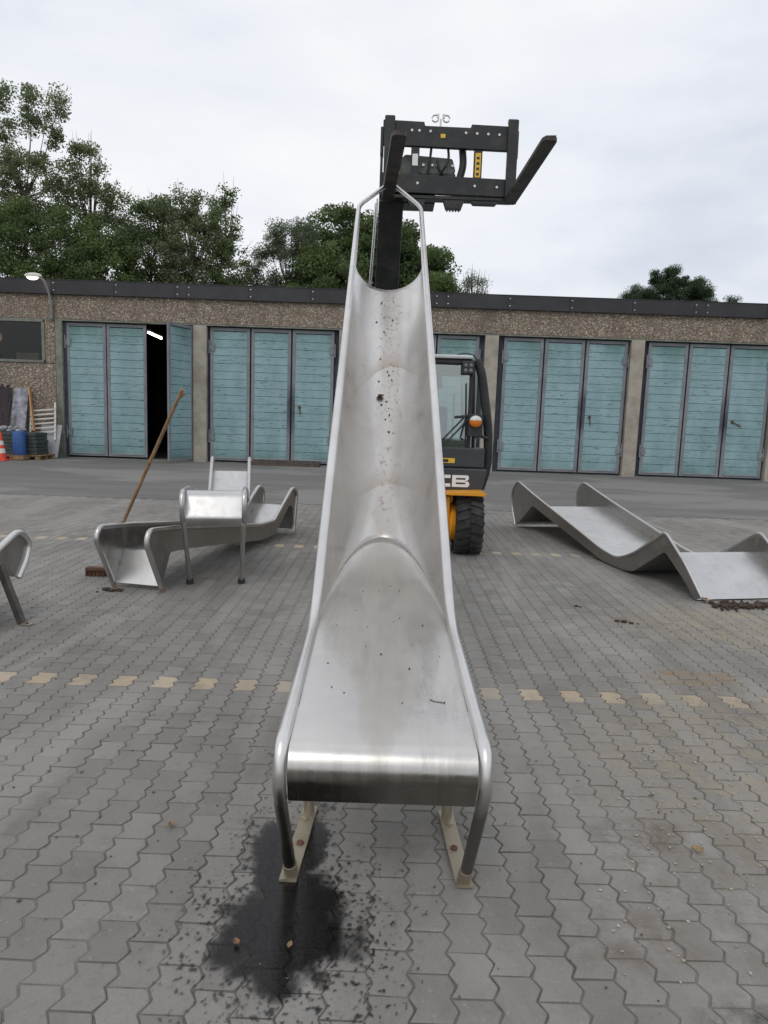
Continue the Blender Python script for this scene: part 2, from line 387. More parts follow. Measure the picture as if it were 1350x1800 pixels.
def ground_tone(m, base, v):
    """large soft dirt patches shared by pavers and joints"""
    g = m.noise(v, 0.55, 6, 0.62, 0.3); c = m.mix(m.ramp(g, [(0.38, 0.0), (0.68, 0.55)]), base, (0.15, 0.138, 0.122))
    h = m.noise(v, 3.2, 6, 0.7); c = m.mix(m.ramp(h, [(0.52, 0.0), (0.72, 0.50)]), c, (0.115, 0.10, 0.088))
    u = m.noise(m.pos((0.8, 0.16, 1)), 2.2, 5, 0.6, 0.6); c = m.mix(m.ramp(u, [(0.40, 0.40), (0.52, 0.0)]), c, (0.33, 0.32, 0.30))
    w_ = m.noise(v, 16, 5, 0.75); c = m.mix(m.ramp(w_, [(0.58, 0.0), (0.70, 0.35)]), c, (0.12, 0.09, 0.07))
    sp_ = m.noise(v, 42, 3, 0.6); c = m.mix(m.ramp(sp_, [(0.62, 0.0), (0.75, 0.35)]), c, (0.42, 0.40, 0.36))
    X, Y_, Z = m.sep(m.n('ShaderNodeNewGeometry').outputs['Position'])
    for x0, y0, rx, ry, col, amt in ((2.05, 4.38, 0.32, 0.16, (0.24, 0.16, 0.06), 0.75), (1.9, 3.2, 1.0, 1.1, (0.30, 0.25, 0.17), 0.62), (2.9, 5.6, 1.0, 0.7, (0.33, 0.28, 0.19), 0.75), (1.3, 2.3, 0.5, 0.5, (0.14, 0.115, 0.09), 0.5),
                                     (0.78, 2.02, 0.26, 0.16, (0.12, 0.085, 0.06), 0.5), (1.05, 2.6, 0.22, 0.12, (0.10, 0.075, 0.055), 0.55), (1.08, 1.68, 0.2, 0.14, (0.03, 0.03, 0.028), 0.8)):
        a = m.math('MULTIPLY', m.math('SUBTRACT', X, x0), 1 / rx); b = m.math('MULTIPLY', m.math('SUBTRACT', Y_, y0), 1 / ry)
        d = m.math('SUBTRACT', 1.3, m.math('ADD', m.math('MULTIPLY', a, a), m.math('MULTIPLY', b, b)), clamp=True)
        k = m.math('MULTIPLY', d, m.ramp(m.noise(v, 6.5, 6, 0.75), [(0.40, 0.0), (0.62, amt)]))
        c = m.mix(k, c, col)
    return c
def paver_mat(name, light, src):
    m = Mat(name); v = m.pos()
    rnd = m.n('ShaderNodeObjectInfo').outputs['Random'] if src == 'obj' else m.n('ShaderNodeAttribute', attribute_name='tone').outputs['Fac']
    if light: c = m.ramp(rnd, [(0.0, (0.46, 0.37, 0.26)), (1.0, (0.55, 0.46, 0.34))])
    else: c = m.ramp(rnd, [(0.0, (0.196, 0.191, 0.180)), (0.5, (0.228, 0.222, 0.209)), (1.0, (0.262, 0.255, 0.239))])
    c = ground_tone(m, c, v)
    fine = m.noise(v, 130, 4, 0.7); c = m.mix(m.ramp(fine, [(0.3, 0.28), (0.55, 0.0)]), c, (0.11, 0.105, 0.10))
    m.set(Base_Color=c, Roughness=0.88); m.bump(m.math('ADD', m.noise(v, 60, 5, 0.7), m.math('MULTIPLY', m.noise(v, 9, 4, 0.6), 0.8)), 0.35, 0.006); return m.m
M_PAVER = paver_mat('concrete_paver', False, 'obj'); M_PAVERL = paver_mat('buff_paver', True, 'obj')
M_PAVERF = paver_mat('concrete_paver_field', False, 'attr'); M_PAVERLF = paver_mat('buff_paver_field', True, 'attr')
def joint_mat():
    m = Mat('joint_sand'); v = m.pos(); f = m.noise(v, 25, 5, 0.7)
    m.set(Base_Color=m.ramp(f, [(0.3, (0.06, 0.051, 0.044)), (0.7, (0.175, 0.155, 0.13))]), Roughness=0.95); sand = m.noise(v, 1.3, 6, 0.65); m.set(Base_Color=m.mix(m.ramp(sand, [(0.42, 0.0), (0.60, 0.75)]), m.p.inputs['Base Color'].links[0].from_socket, (0.20, 0.19, 0.172))); m.bump(f, 0.5, 0.01); return m.m
M_JOINT = joint_mat()
def asphalt():
    m = Mat('worn_asphalt'); v = m.pos(); c = m.ramp(m.noise(v, 60, 4, 0.7), [(0.3, (0.13, 0.127, 0.122)), (0.7, (0.19, 0.185, 0.178))])
    g = m.noise(m.pos((0.35, 1.6, 1)), 0.9, 6, 0.65); c = m.mix(m.ramp(g, [(0.4, 0.0), (0.62, 0.75)]), c, (0.12, 0.117, 0.112))
    q = m.noise(m.pos((0.5, 0.9, 1)), 0.45, 5, 0.6, 0.5); c = m.mix(m.ramp(q, [(0.42, 0.5), (0.5, 0.0)]), c, (0.26, 0.25, 0.235))
    s_ = m.noise(m.pos((1, 2.5, 1)), 5, 4, 0.6); c = m.mix(m.ramp(s_, [(0.66, 0.0), (0.72, 0.35)]), c, (0.32, 0.31, 0.28))
    m.set(Base_Color=c, Roughness=0.9); m.bump(m.noise(v, 45, 4, 0.7), 0.3, 0.01); return m.m
M_ASPHALT = asphalt()
def earth():
    m = Mat('rough_grass_ground'); v = m.pos(); m.set(Base_Color=m.ramp(m.noise(v, 1.2, 6, 0.7), [(0.3, (0.03, 0.045, 0.02)), (0.7, (0.07, 0.085, 0.035))]), Roughness=0.95); return m.m
M_EARTH = earth()

# ================================================================== GROUND
g = MB(); g.box(-600, 600, -200, 1500, -0.30, -0.10)
build('ground', g, M_EARTH, kind='structure', label='rough ground running to the horizon round the paved yard', cat='ground')
g = MB(); g.box(-60, 60, 12.55, 22.6, -0.09, -0.001)
build('asphalt_apron', g, M_ASPHALT, kind='structure', label='worn grey asphalt strip in front of the turquoise garage doors', cat='asphalt')
PX, PL, AMP = 0.1205, 0.1715, 0.0185
X0, Y0 = -1.022, 4.0
pav = MB(); pav.box(-25, 25, -3, 12.55, -0.09, -0.0065)
pavement = build('pavement', pav, M_JOINT, kind='structure', label='grey interlocking zigzag paving with dark joints and two rows of buff marker stones', cat='paving')
def paver_outline(gap, seed=0, jit=0.0):
    rj = random.Random(seed); h = PX / 2; l = PL / 2; pr = [(-l, 0), (-l * 0.56, 1), (-l * 0.44, 1), (-l * 0.04, 0.02), (l * 0.04, 0.02), (l * 0.44, 1), (l * 0.56, 1), (l, 0)]
    off = -AMP / 2
    R_ = [(h + off + AMP * a - gap + rj.uniform(-jit, jit), y * (1 - gap / l)) for y, a in pr]
    L_ = [(-h + off + AMP * a + gap + rj.uniform(-jit, jit), y * (1 - gap / l)) for y, a in pr]
    return R_ + L_[::-1]
def paver_mesh(seed):
    b = MB(); top = paver_outline(0.0068, seed, 0.0018); mid = paver_outline(0.0034, seed, 0.0016); n = len(top)
    b.v += [(x, y, 0.0) for x, y in top] + [(x, y, -0.0026) for x, y in mid] + [(x, y, -0.03) for x, y in mid]
    b.f.append(tuple(range(n)))
    for k in (0, n):
        for i in range(n):
            j = (i + 1) % n; b.f.append((k + i, k + n + i, k + n + j, k + j))
    return b
cells = []
for ci in range(-80, 160):
    x = X0 + ci * PX; par = ci % 2
    for rj_ in range(-18, 52):
        y = Y0 + (rj_ + 0.5 * par) * PL
        if y < 0.9 or y > 12.45: continue
        if abs(x) > 0.62 * y + 0.95: continue
        light = (par == 0 and rj_ in (0, 26))
        inview = abs(x) < 0.56 * y + 0.12 and y > 1.62
        cells.append((x, y, light, inview))
cells.sort(key=lambda c: (not (c[2] and c[1] < 5 and c[3]), not c[3], c[1] ** 2 + c[0] ** 2 * 0.3))
protos = []
for k in range(4):
    for mt in (M_PAVER, M_PAVERL):
        me = paver_mesh(k); m_ = bpy.data.meshes.new('paver'); m_.from_pydata(me.v, [], me.f); m_.materials.append(mt); protos.append(m_)
for i, (x, y, light, iv) in enumerate(cells[:300]):
    o = bpy.data.objects.new('paver', protos[random.randrange(4) * 2 + (1 if light else 0)]); COL.objects.link(o); o.parent = pavement
    o.location = (x, y, random.uniform(-0.0034, 0.0)); o.rotation_euler = (random.gauss(0, 0.010), random.gauss(0, 0.013), random.gauss(0, 0.012))
rest = cells[300:]; vs_all = {False: [], True: []}; tone = {False: [], True: []}
base_v = [np.array(paver_mesh(k).v) for k in range(4)]; base_f = paver_mesh(0).f; nv = len(base_v[0])
for x, y, light, iv in rest:
    v = base_v[random.randrange(4)].copy(); tx, ty, tz = random.gauss(0, 0.005), random.gauss(0, 0.005), random.uniform(-0.002, 0)
    v[:, 2] += tz + v[:, 0] * tx + v[:, 1] * ty; v[:, 0] += x; v[:, 1] += y
    vs_all[light].append(v); tone[light].append(random.random())
for light in (False, True):
    k = len(vs_all[light]); V = np.concatenate(vs_all[light]); me = bpy.data.meshes.new('pavers')
    fs = [tuple(a + i * nv for a in f) for i in range(k) for f in base_f]
    me.from_pydata(V.tolist(), [], fs); at = me.attributes.new('tone', 'FLOAT', 'POINT'); at.data.foreach_set('value', np.repeat(np.array(tone[light], dtype=np.float32), nv))
    me.materials.append(M_PAVERLF if light else M_PAVERF)
    o = bpy.data.objects.new('buff_pavers' if light else 'pavers', me); COL.objects.link(o); o.parent = pavement; props(o, kind='stuff', label='far row of buff marker stones' if light else None)

# wet patch under the left foot of the big slide
def puddle():
    b = MB(); cs = 0.004; xs = np.arange(-0.82, 0.34, cs); ys = np.arange(1.60, 2.85, cs); idx = {}; wet = []
    W = np.zeros((len(xs) + 1, len(ys) + 1))
    for i in range(len(xs) + 1):
        x = xs[0] + i * cs
        for j in range(len(ys) + 1):
            y = ys[0] + j * cs
            d = min(math.hypot((x + 0.235) / 0.25, (y - 2.04) / 0.30), math.hypot((x + 0.36) / 0.12, (y - 2.36) / 0.30) + 0.2, math.hypot((x + 0.22) / 0.08, (y - 2.46) / 0.26) + 0.25)
            if d > 2.2: continue
            n_a = noise.noise((x * 6, y * 6, 5.3)) * 0.45 + noise.noise((x * 19, y * 15, 4.1)) * 0.24 + noise.noise((x * 70, y * 50, 9.1)) * 0.07
            e = d + n_a; w = min(1.0, max(0.0, (1.0 - e) / 0.26))
            n_b = -0.10 - 0.12 * (x > 0.02) + noise.noise((x * 80, y * 58, 7.7)) + 0.55 * noise.noise((x * 170, y * 120, 2.2))
            thr = 0.02 + max(0, e - 0.85) * 0.50
            if e < 2.1: w = max(w, min(1.0, max(0.0, (n_b - thr) * 6)) * (0.9 - 0.25 * max(0, e - 1)))
            W[i, j] = w
    def vid(i, j):
        if (i, j) not in idx: idx[(i, j)] = len(b.v); b.v.append((xs[0] + i * cs, ys[0] + j * cs, 0.0022)); wet.append(W[i, j])
        return idx[(i, j)]
    for i in range(len(xs)):
        for j in range(len(ys)):
            if max(W[i, j], W[i + 1, j], W[i, j + 1], W[i + 1, j + 1]) > 0.02: b.f.append((vid(i, j), vid(i + 1, j), vid(i + 1, j + 1), vid(i, j + 1)))
    return b, wet
def wet_mat():
    m = Mat('water_film'); m.t.nodes.remove(m.p); a = m.n('ShaderNodeAttribute', attribute_name='wet').outputs['Fac']
    v = m.pos(); grain = m.noise(v, 160, 3, 0.6)
    tr = m.n('ShaderNodeBsdfTransparent'); m.l(m.mix(a, (1, 1, 1), m.ramp(grain, [(0.35, (0.22, 0.22, 0.23)), (0.65, (0.42, 0.42, 0.43))])), tr.inputs[0])
    gl = m.n('ShaderNodeBsdfGlossy'); gl.inputs['Roughness'].default_value = 0.13
    bp = m.n('ShaderNodeBump', i_Strength=0.22, i_Distance=0.003); m.l(m.noise(v, 120, 4, 0.65), bp.inputs['Height']); m.l(bp.outputs[0], gl.inputs['Normal'])
    fr = m.n('ShaderNodeFresnel'); fr.inputs[0].default_value = 1.36
    ms = m.n('ShaderNodeMixShader'); m.l(m.math('MULTIPLY', fr.outputs[0], m.ramp(a, [(0.5, 0.0), (1.0, 1.0)])), ms.inputs[0]); m.l(tr.outputs[0], ms.inputs[1]); m.l(gl.outputs[0], ms.inputs[2]); m.l(ms.outputs[0], m.out.inputs[0]); return m.m
pb, wet = puddle()
po = build('puddle', pb, wet_mat(), kind='stuff', label='dark wet patch with splashes round the left foot of the big slide', cat='puddle')
at = po.data.attributes.new('wet', 'FLOAT', 'POINT'); at.data.foreach_set('value', np.array(wet, dtype=np.float32))

# ================================================================== GARAGE BUILDING
GY = 22.0
gar = thing('garage_building', 'long flat-roofed garage row with turquoise plank doors and pebble-dash concrete band', 'building', (0, GY, 0))
b = MB(); b.box(-20, 26, GY - 0.02, GY + 0.25, 4.2, 4.93); build('aggregate_band', b, M_AGG, gar, bevel=0.01)
b = MB(); b.box(-20, 26, GY - 0.012, GY + 0.24, 4.155, 4.197); build('lintel_edge', b, M_TRIM, gar)
b = MB(); b.box(-20, 26, GY - 0.10, GY + 9.0, 4.935, 5.30); build('roof', b, M_ROOF, gar)
# fascia boards, each with its rivets
xf = -19.9; k = 0
widths = [1.87, 1.88, 1.85, 0.34, 1.86]
fx = []
while xf < 25:
    w = widths[k % 5]; fx.append((xf, w)); xf += w; k += 1
fx0 = None
for x, w in fx:
    b = MB(); b.box(0.004, w - 0.004, -0.135, -0.103, 4.92, 5.325); b.box(0.004, w - 0.004, -0.150, -0.06, 5.327, 5.345)
    p = build('fascia_board', b, M_FASCIA, gar, local=True, loc=(x, 0, 0))
    for z in (5.02, 5.23):
        q = MB(); q.lathe([(0.0, 0.0), (0.018, 0.0), (0.018, 0.006), (0.0, 0.012)], (0.07, -0.137, z), 'y', 8)
        q.v = [(a, -0.137 - (bb + 0.137), c) for a, bb, c in q.v]
        build('rivet', q, M_BOLT, p, local=True)
# walls left of the first door, around the window
for (x0, x1, z0, z1) in ((-20, -10.22, -0.05, 2.86), (-10.52, -10.22, 2.885, 4.15), (-20, -13.4, 2.885, 4.15)):
    b = MB(); b.box(x0, x1, GY - 0.005, GY + 0.25, z0, z1); build('wall_panel', b, M_AGG, gar)
b = MB(); b.box(-10.205, -10.0, GY - 0.02, GY + 0.3, -0.05, 4.15); build('door_post', b, M_TRIM, gar, bevel=0.01)
b = MB(); b.box(-9.995, -9.90, GY + 0.10, GY + 0.16, 0.0, 4.15); build('door_jamb', b, M_DARKGAP, gar)
win = MB(); win.box(-13.38, -10.56, GY - 0.03, GY + 0.10, 4.09, 4.15); win.box(-13.38, -10.56, GY - 0.05, GY + 0.12, 2.87, 2.95); win.box(-10.62, -10.53, GY - 0.028, GY + 0.09, 2.95, 4.09)
win.box(-13.38, -13.3, GY - 0.028, GY + 0.09, 2.95, 4.09); win.box(-12.02, -11.96, GY - 0.02, GY + 0.06, 2.95, 4.09)
wf = build('window', win, M_TRIM, gar, bevel=0.006)
for x0, x1 in ((-13.3, -12.02), (-11.96, -10.62)):
    b = MB(); b.box(x0, x1, GY + 0.03, GY + 0.04, 2.95, 4.09); build('pane', b, M_WINGLASS, wf)
# pillars
for xc in (-5.79, -1.34, 3.11, 7.56, 12.01, 16.46, 20.9):
    b = MB(); b.box(xc - 0.205, xc + 0.205, GY - 0.03, GY + 0.35, -0.05, 4.152); build('pillar', b, M_CONCRETE, gar, bevel=0.012)
# rear and side walls, inside floor
b = MB(); b.box(-20, 26, GY + 8.7, GY + 8.95, -0.05, 4.93); b.box(-20, -19.8, GY + 0.27, GY + 8.68, -0.05, 4.93); b.box(25.8, 26, GY + 0.27, GY + 8.68, -0.05, 4.93); b.box(-5.9, -5.7, GY + 0.36, GY + 8.68, 0, 4.93); b.box(-10.2, -10.0, GY + 0.31, GY + 8.68, 0, 4.93)
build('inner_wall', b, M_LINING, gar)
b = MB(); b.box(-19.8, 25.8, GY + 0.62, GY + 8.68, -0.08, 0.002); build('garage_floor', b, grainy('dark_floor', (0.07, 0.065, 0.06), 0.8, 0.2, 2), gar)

# door leaves
LW, LH = 1.215, 4.05
def plank_mesh(w, h):
    b = MB(); y, c = 0.018, 0.005
    poly = [(-y, c), (-y + c, 0), (y - c, 0), (y, c), (y, h - c), (y - c, h), (-y + c, h), (-y, h - c)]
    b.prism(poly, 0, 0.0, w); return b
NPL = 16; PH = (LH - 0.20) / NPL
def make_leaf(x, w, hinge_left, handle, openrot=None, y=0.13):
    b = MB(); s_ = 0.095
    b.box(0, s_, -0.028, 0.028, 0.0, LH); b.box(w - s_, w, -0.028, 0.028, 0.0, LH)
    b.box(s_ + 0.001, w - s_ - 0.001, -0.027, 0.027, 0.0, 0.085); b.box(s_ + 0.001, w - s_ - 0.001, -0.027, 0.027, LH - 0.095, LH)
    leaf = build('door_leaf', b, M_STILE, gar, local=True, loc=(x, y, 0.07), rot=(0, 0, openrot or 0), bevel=0.006)
    sill = MB(); sill.box(s_ + 0.02, w - s_ - 0.02, -0.05, -0.029, 0.07, 0.098); build('weather_bar', sill, M_GREYSHEET, leaf, local=True)
    pw = w - 2 * s_ - 0.004
    me = plank_mesh(pw, PH - 0.009); pm = bpy.data.meshes.new('plank'); pm.from_pydata(me.v, [], me.f); pm.materials.append(M_PLANK)
    for k in range(NPL):
        o = bpy.data.objects.new('plank', pm); COL.objects.link(o); o.parent = leaf
        o.location = (s_ + 0.002, random.uniform(-0.003, 0.003), 0.0915 + k * PH); o.rotation_euler = (0, random.gauss(0, 0.0012), 0)
    if hinge_left is not None:
        for z in (0.62, 3.35):
            q = MB(); xx = 0.0 if hinge_left else w
            d = -1 if hinge_left else 1
            q.box(min(xx - d * 0.02, xx - d * 0.14), max(xx - d * 0.02, xx - d * 0.14), -0.052, -0.03, z, z + 0.24)
            q.lathe([(0.0, -0.2), (0.022, -0.2), (0.022, 0.2), (0.0, 0.2)], (xx + d * 0.03, -0.045, z + 0.12), 'z', 8)
            q.box(min(xx + d * 0.03, xx - d * 0.03), max(xx + d * 0.03, xx - d * 0.03), -0.046, -0.034, z + 0.06, z + 0.16)
            build('hinge', q, M_STILE, leaf, local=True)
    if handle:
        q = MB(); hx = 0.24; hz = 1.72
        q.lathe([(0.0, 0), (0.05, 0), (0.05, 0.012), (0.0, 0.014)], (hx, -0.036, hz), 'y', 10)
        a = Vector((hx, -0.06, hz)); q.tube([a + Vector((0, 0.03, 0)), a, a + Vector(handle)], 0.017, 8)
        build('handle', q, grainy('rusty_handle', (0.09, 0.055, 0.035), 0.7, 0.4, 20), leaf, local=True)
    return leaf
# bay 1, one leaf standing open
make_leaf(-9.925, LW, True, None); make_leaf(-8.68, LW, None, None)
make_leaf(-6.03, 1.16, True, None, openrot=math.atan2(-1.08, -0.43), y=0.04)
for x0, hd in ((-5.50, (0.03, 0, -0.22)), (-1.06, None), (3.50, (0.03, 0, -0.24)), (7.93, (0.26, 0, -0.12)), (12.4, None), (16.8, None)):
    make_leaf(x0, LW, True, None); make_leaf(x0 + 1.262, LW, None, None); make_leaf(x0 + 2.525, LW + 0.06, False, hd)
b = MB()
for xa in (-5.58, -1.13, 3.32, 7.77, 12.22, 16.67): b.box(xa, xa + 4.03, GY + 0.20, GY + 0.24, 0.0, 4.15)
build('rebate_board', b, M_DARKGAP, gar)
b = MB(); b.box(-9.99, 25, GY + 0.0, GY + 0.6, -0.06, 0.012); build('threshold', b, M_TRIM, gar)
# lit fluorescent tube and things inside
t = thing('tube_light', 'lit fluorescent tube hanging in the dark gap of the open garage door', 'ceiling light', (-7.69, 23.6, 3.95))
b = MB(); b.tube([(-7.70, 23.0, 3.99), (-7.68, 24.25, 3.94)], 0.03, 8); build('lamp_tube', b, M_TUBEON, t)
b = MB(); b.beam((-7.70, 22.97, 4.06), (-7.68, 24.28, 4.01), 0.09, 0.06); build('housing', b, M_WHITEP, t)
for p in ((-7.70, 23.2), (-7.685, 24.1)):
    b = MB(); b.tube([(p[0], p[1], 4.05), (p[0], p[1], 4.93)], 0.008, 6); build('hanger', b, M_BOLT, t)
b = MB(); b.box(-7.6, -6.6, 27.2, 27.9, 0.003, 1.75); b.box(-7.55, -6.65, 27.18, 27.2, 1.0, 1.65)
build('cupboard', b, M_BLACK, label='dark cupboard standing inside the open garage bay', cat='cupboard', bevel=0.01)
b = MB(); b.box(-7.5, -7.0, 27.3, 27.7, 1.755, 2.15); build('cardboard_box', b, grainy('pale_cardboard', (0.42, 0.38, 0.30), 0.8, 0.1, 5), label='pale box on top of the cupboard inside the garage', cat='box', bevel=0.01)
b = MB(); b.box(-7.75, -7.0, 27.05, 27.6, 2.75, 3.25); b.box(-7.75, -7.0, 27.6, 30.68, 2.70, 2.745)
build('electrical_box', b, grainy('pale_box', (0.45, 0.44, 0.38), 0.8, 0.1, 5), label='pale fuse box on its board high inside the garage', cat='fuse box', bevel=0.01)
# stuff behind the frosted window
b = MB(); b.box(-11.5, -10.82, 22.16, 22.30, 2.96, 3.17); b.box(-11.62, -10.7, 22.30, 22.6, 0.003, 2.955)
build('white_box', b, M_WHITEP, label='white box standing behind the dark garage window', cat='box')
t = thing('pendant_lamp', 'warm lit lamp glowing behind the left side of the dark window', 'lamp', (-12.66, 23.0, 3.6))
b = MB(); b.ball((-12.66, 23.0, 3.70), 0.26, 14, (1, 1, 0.85)); build('lamp_shade', b, emit('warm_bulb', (1.0, 0.70, 0.42), 0.28), t, smooth=60)
b = MB(); b.tube([(-12.66, 23.0, 3.90), (-12.66, 23.0, 4.93)], 0.01, 6); build('cord', b, M_BLACK, t)

# wall lamp (lit)
t = thing('wall_lamp', 'lit curved-arm street lamp fixed to the wall above the window', 'lamp', (-10.27, GY - 0.07, 4.3))
b = MB(); b.tube([(-10.27, GY - 0.075, 4.19), (-10.27, GY - 0.075, 4.62)], 0.055, 10); build('socket', b, M_TRIM, t, smooth=40)
b = MB(); b.tube(fillet([(-10.27, GY - 0.075, 4.55), (-10.27, GY - 0.20, 4.95), (-10.30, GY - 0.45, 5.26), (-10.42, GY - 0.55, 5.34)], 0.25), 0.032, 10); build('arm', b, M_GREYSHEET, t, smooth=40)
b = MB(); c = Vector((-10.52, GY - 0.62, 5.335)); b.ball(c, 0.25, 14, (1.05, 0.55, 0.36)); b.v = [(x, y, max(z, 5.30)) for x, y, z in b.v]; build('lamp_head', b, M_WHITEP, t, smooth=50)
b = MB(); b.ball((c.x - 0.02, c.y, 5.295), 0.17, 12, (1.0, 0.6, 0.45)); build('bulb_cover', b, M_LAMPON, t, smooth=50)

# ribbed step in front of the second bay
M_RIB = grainy('ramp_rib', (0.10, 0.085, 0.07), 0.85, 0.3, 8)
t = thing('ribbed_ramp', 'low dark ribbed timber ramp lying in front of the second garage door', 'ramp', (-3.05, 21.62, 0))
b = MB(); b.prism([(21.38, 0.0), (21.9, 0.0), (21.9, 0.14), (21.8, 0.15), (21.42, 0.06)], 0, -4.09, -2.02); build('ramp_body', b, grainy('dark_timber', (0.06, 0.045, 0.035), 0.85, 0.3, 8), t)
for i in range(22):
    b = MB(); x = -4.05 + i * 0.093; b.beam((x, 21.43, 0.072), (x, 21.80, 0.158), 0.03, 0.02); build('rib', b, M_RIB, t)

# ================================================================== BIG SLIDE
sl = thing('big_slide', 'tall stainless trough slide in the middle with its top loop hung on the fork', 'slide', (0.02, 2.27, 0))
HW, RT = 0.306, 0.0215
def sx(y): return 0.022 - 0.013 * (y - 2.2)          # the slide leans a touch to the left with distance
rail = [(2.262, 0.02), (2.045, 0.47), (2.075, 0.580), (3.115, 0.700), (6.36, 2.955), (7.30, 3.655)]
def railpath(sgn, pts, rads): return [Vector((sx(p[0]) + sgn * HW, p[0], p[1])) for p in fillet([(a, b_, 0) for a, b_ in pts], rads)]
rads = [0, 0.05, 0.09, 0.22, 0.0, 0.0]
for sgn in (-1, 1):
    leg = MB(); leg.tube([(sx(2.262) + sgn * HW * 0.985, 2.263, 0.012), (sx(2.1) + sgn * (HW * 1.02 + 0.008), 2.083, 0.395)], 0.0213, 16)
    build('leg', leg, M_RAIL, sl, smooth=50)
    q = MB(); q.tube([(sx(2.262) + sgn * HW * 0.985, 2.263, 0.0126), (sx(2.262) + sgn * (HW * 0.985 + 0.001), 2.236, 0.07)], 0.0245, 14); build('sleeve', q, M_GRIME, sl, smooth=50)
    pth = railpath(sgn, [(2.083, 0.395), (2.045, 0.47), (2.078, 0.582), (3.115, 0.700), (6.36, 2.955), (7.28, 3.64)], rads)
    pth = [Vector((p.x + sgn * 0.014 * max(0, 1 - abs(p.y - 2.06) / 0.25), p.y, p.z)) for p in pth]
    pth = pth[:-1]
    sh = [Vector((sx(7.2) + sgn * HW, 7.25, 3.618)), Vector((sx(7.3) + sgn * HW * 0.97, 7.30, 3.655)), Vector((sx(7.6) + sgn * 0.0, 7.645, 3.984))]
    sh = fillet([pth[-1]] + [Vector((sx(7.3) + sgn * HW, 7.30, 3.655)), Vector((sx(7.6) + sgn * 0.01, 7.69, 3.992))], 0.10)
    full = pth + sh[1:]; rl = [0.0215 + 0.0045 * min(1, max(0, (p.y - 2.95) / 0.3)) * min(1, max(0.0, (7.0 - p.y) / 0.6)) for p in full]
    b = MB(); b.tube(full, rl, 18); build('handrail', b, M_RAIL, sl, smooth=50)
# seat plane and trough
ang = math.atan2(2.955 - 0.700, 6.36 - 3.115); ca, sa = math.cos(ang), math.sin(ang)
def zseat(y): return 0.578 + (0.690 - 0.578) * (y - 2.10) / (3.10 - 2.10)
NU = 36; US = [-math.cos(math.pi * i / NU) for i in range(NU + 1)]
TLEN = math.hypot(6.36 - 3.115, 2.955 - 0.700)
def trough_pt(u, t, lower=0.0):
    f_ = min(1, max(0, t / TLEN)); q_ = min(1, max(0, (f_ - 0.20) / 0.75)); Dd = 0.262 + 0.250 * (1 - q_ * q_ * (3 - 2 * q_)); gg = math.sqrt(max(0, 1 - u * u)) ** (0.95 + 0.75 * (1 - f_) ** 4) * Dd + 0.008
    return Vector((0, 3.115 + ca * t + sa * gg, 0.700 + sa * t - ca * gg))
wi = HW - RT * 0.72
def t0(u):
    lo, hi = -0.9, 2.0
    for _ in range(40):
        m_ = (lo + hi) / 2; p = trough_pt(u, m_)
        if p.z > zseat(p.y): hi = m_
        else: lo = m_
    return (lo + hi) / 2
NT, NB = 46, 8
trows = [[] for _ in range(NT + NB)]; srows = []; seam = []
prof = fillet([(2.078, 0.392, 0), (2.030, 0.50, 0), (2.066, 0.572, 0), (2.30, zseat(2.30), 0)], [0, 0.045, 0.07, 0], 8)
cols = []
for u in US:
    ts = t0(u); c = trough_pt(u, ts); kk = 0.03 + 0.56 * (1 - u * u) ** 1.3
    p1 = Vector((0, c.y - kk, zseat(c.y - kk))); p2 = trough_pt(u, ts + kk)
    bez = [p1 * (1 - q) ** 2 + c * 2 * q * (1 - q) + p2 * q * q for q in [i / (2 * NB) for i in range(2 * NB + 1)]]
    te = TLEN - 0.03; up_ = bez[NB:]; tail = [trough_pt(u, ts + kk + (te - ts - kk) * i / (NT - 1)) for i in range(1, NT)]
    for i, p in enumerate(up_[:NB + 1] + tail): trows[i].append(Vector((sx(p.y) + u * wi, p.y, p.z)))
    n0 = 26; low = [Vector((0, 2.30 + (p1.y - 2.30) * i / n0, zseat(2.30 + (p1.y - 2.30) * i / n0))) for i in range(1, n0 + 1)] + bez[1:NB + 1]
    cols.append([Vector((sx(p.y) + u * wi, p.y, p.z)) for p in low])
b = MB(); b.grid(trows); build('trough', b, M_TROUGH, sl, smooth=80, solid=0.004)
rows = [[Vector((sx(2.1) + u * (wi + 0.004), 2.098, 0.386)) for u in US]]
for q in prof: rows.append([Vector((sx(q.x) + u * (wi + 0.004), q.x, q.y)) for u in US])
for i in range(len(cols[0])): rows.append([cols[k][i] for k in range(len(US))])
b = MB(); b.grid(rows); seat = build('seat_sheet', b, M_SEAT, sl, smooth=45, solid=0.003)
b = MB(); b.tube([(sx(2.1) - wi + 0.01, 2.100, 0.384), (sx(2.1) + wi - 0.01, 2.100, 0.384)], 0.0045, 8); build('lip_edge', b, M_GRIME, sl, smooth=60)
# rear legs, foot plates, bolts
for sgn in (-1, 1):
    x = sx(2.6) + sgn * 0.297
    b = MB(); b.tube([(x - sgn * 0.02, 2.655, 0.009), (x - sgn * 0.02, 2.655, 0.622)], 0.021, 14); build('leg', b, M_GRIME, sl, smooth=50, label='rear support leg stained beige')
    b = MB(); b.prism([(x - 0.029 - sgn * 0.022, 2.70), (x + 0.029 - sgn * 0.022, 2.70), (x + 0.030 + sgn * 0.008, 2.232), (x - 0.030 + sgn * 0.008, 2.232)], 2, 0.0025, 0.0125)
    fp = build('foot_plate', b, M_GRIME, sl, label='flat beige foot plate under the slide')
    for y in (2.45, 2.60):
        q = MB(); q.lathe([(0.0, 0.0126), (0.014, 0.0126), (0.013, 0.020), (0.0, 0.022)], (x - sgn * 0.01, y if y > 2.5 else 2.44, 0), 'z', 8); build('bolt', q, grainy('rust', (0.12, 0.05, 0.035), 0.8, 0.4, 60) if y < 2.5 else M_GRIME, fp)
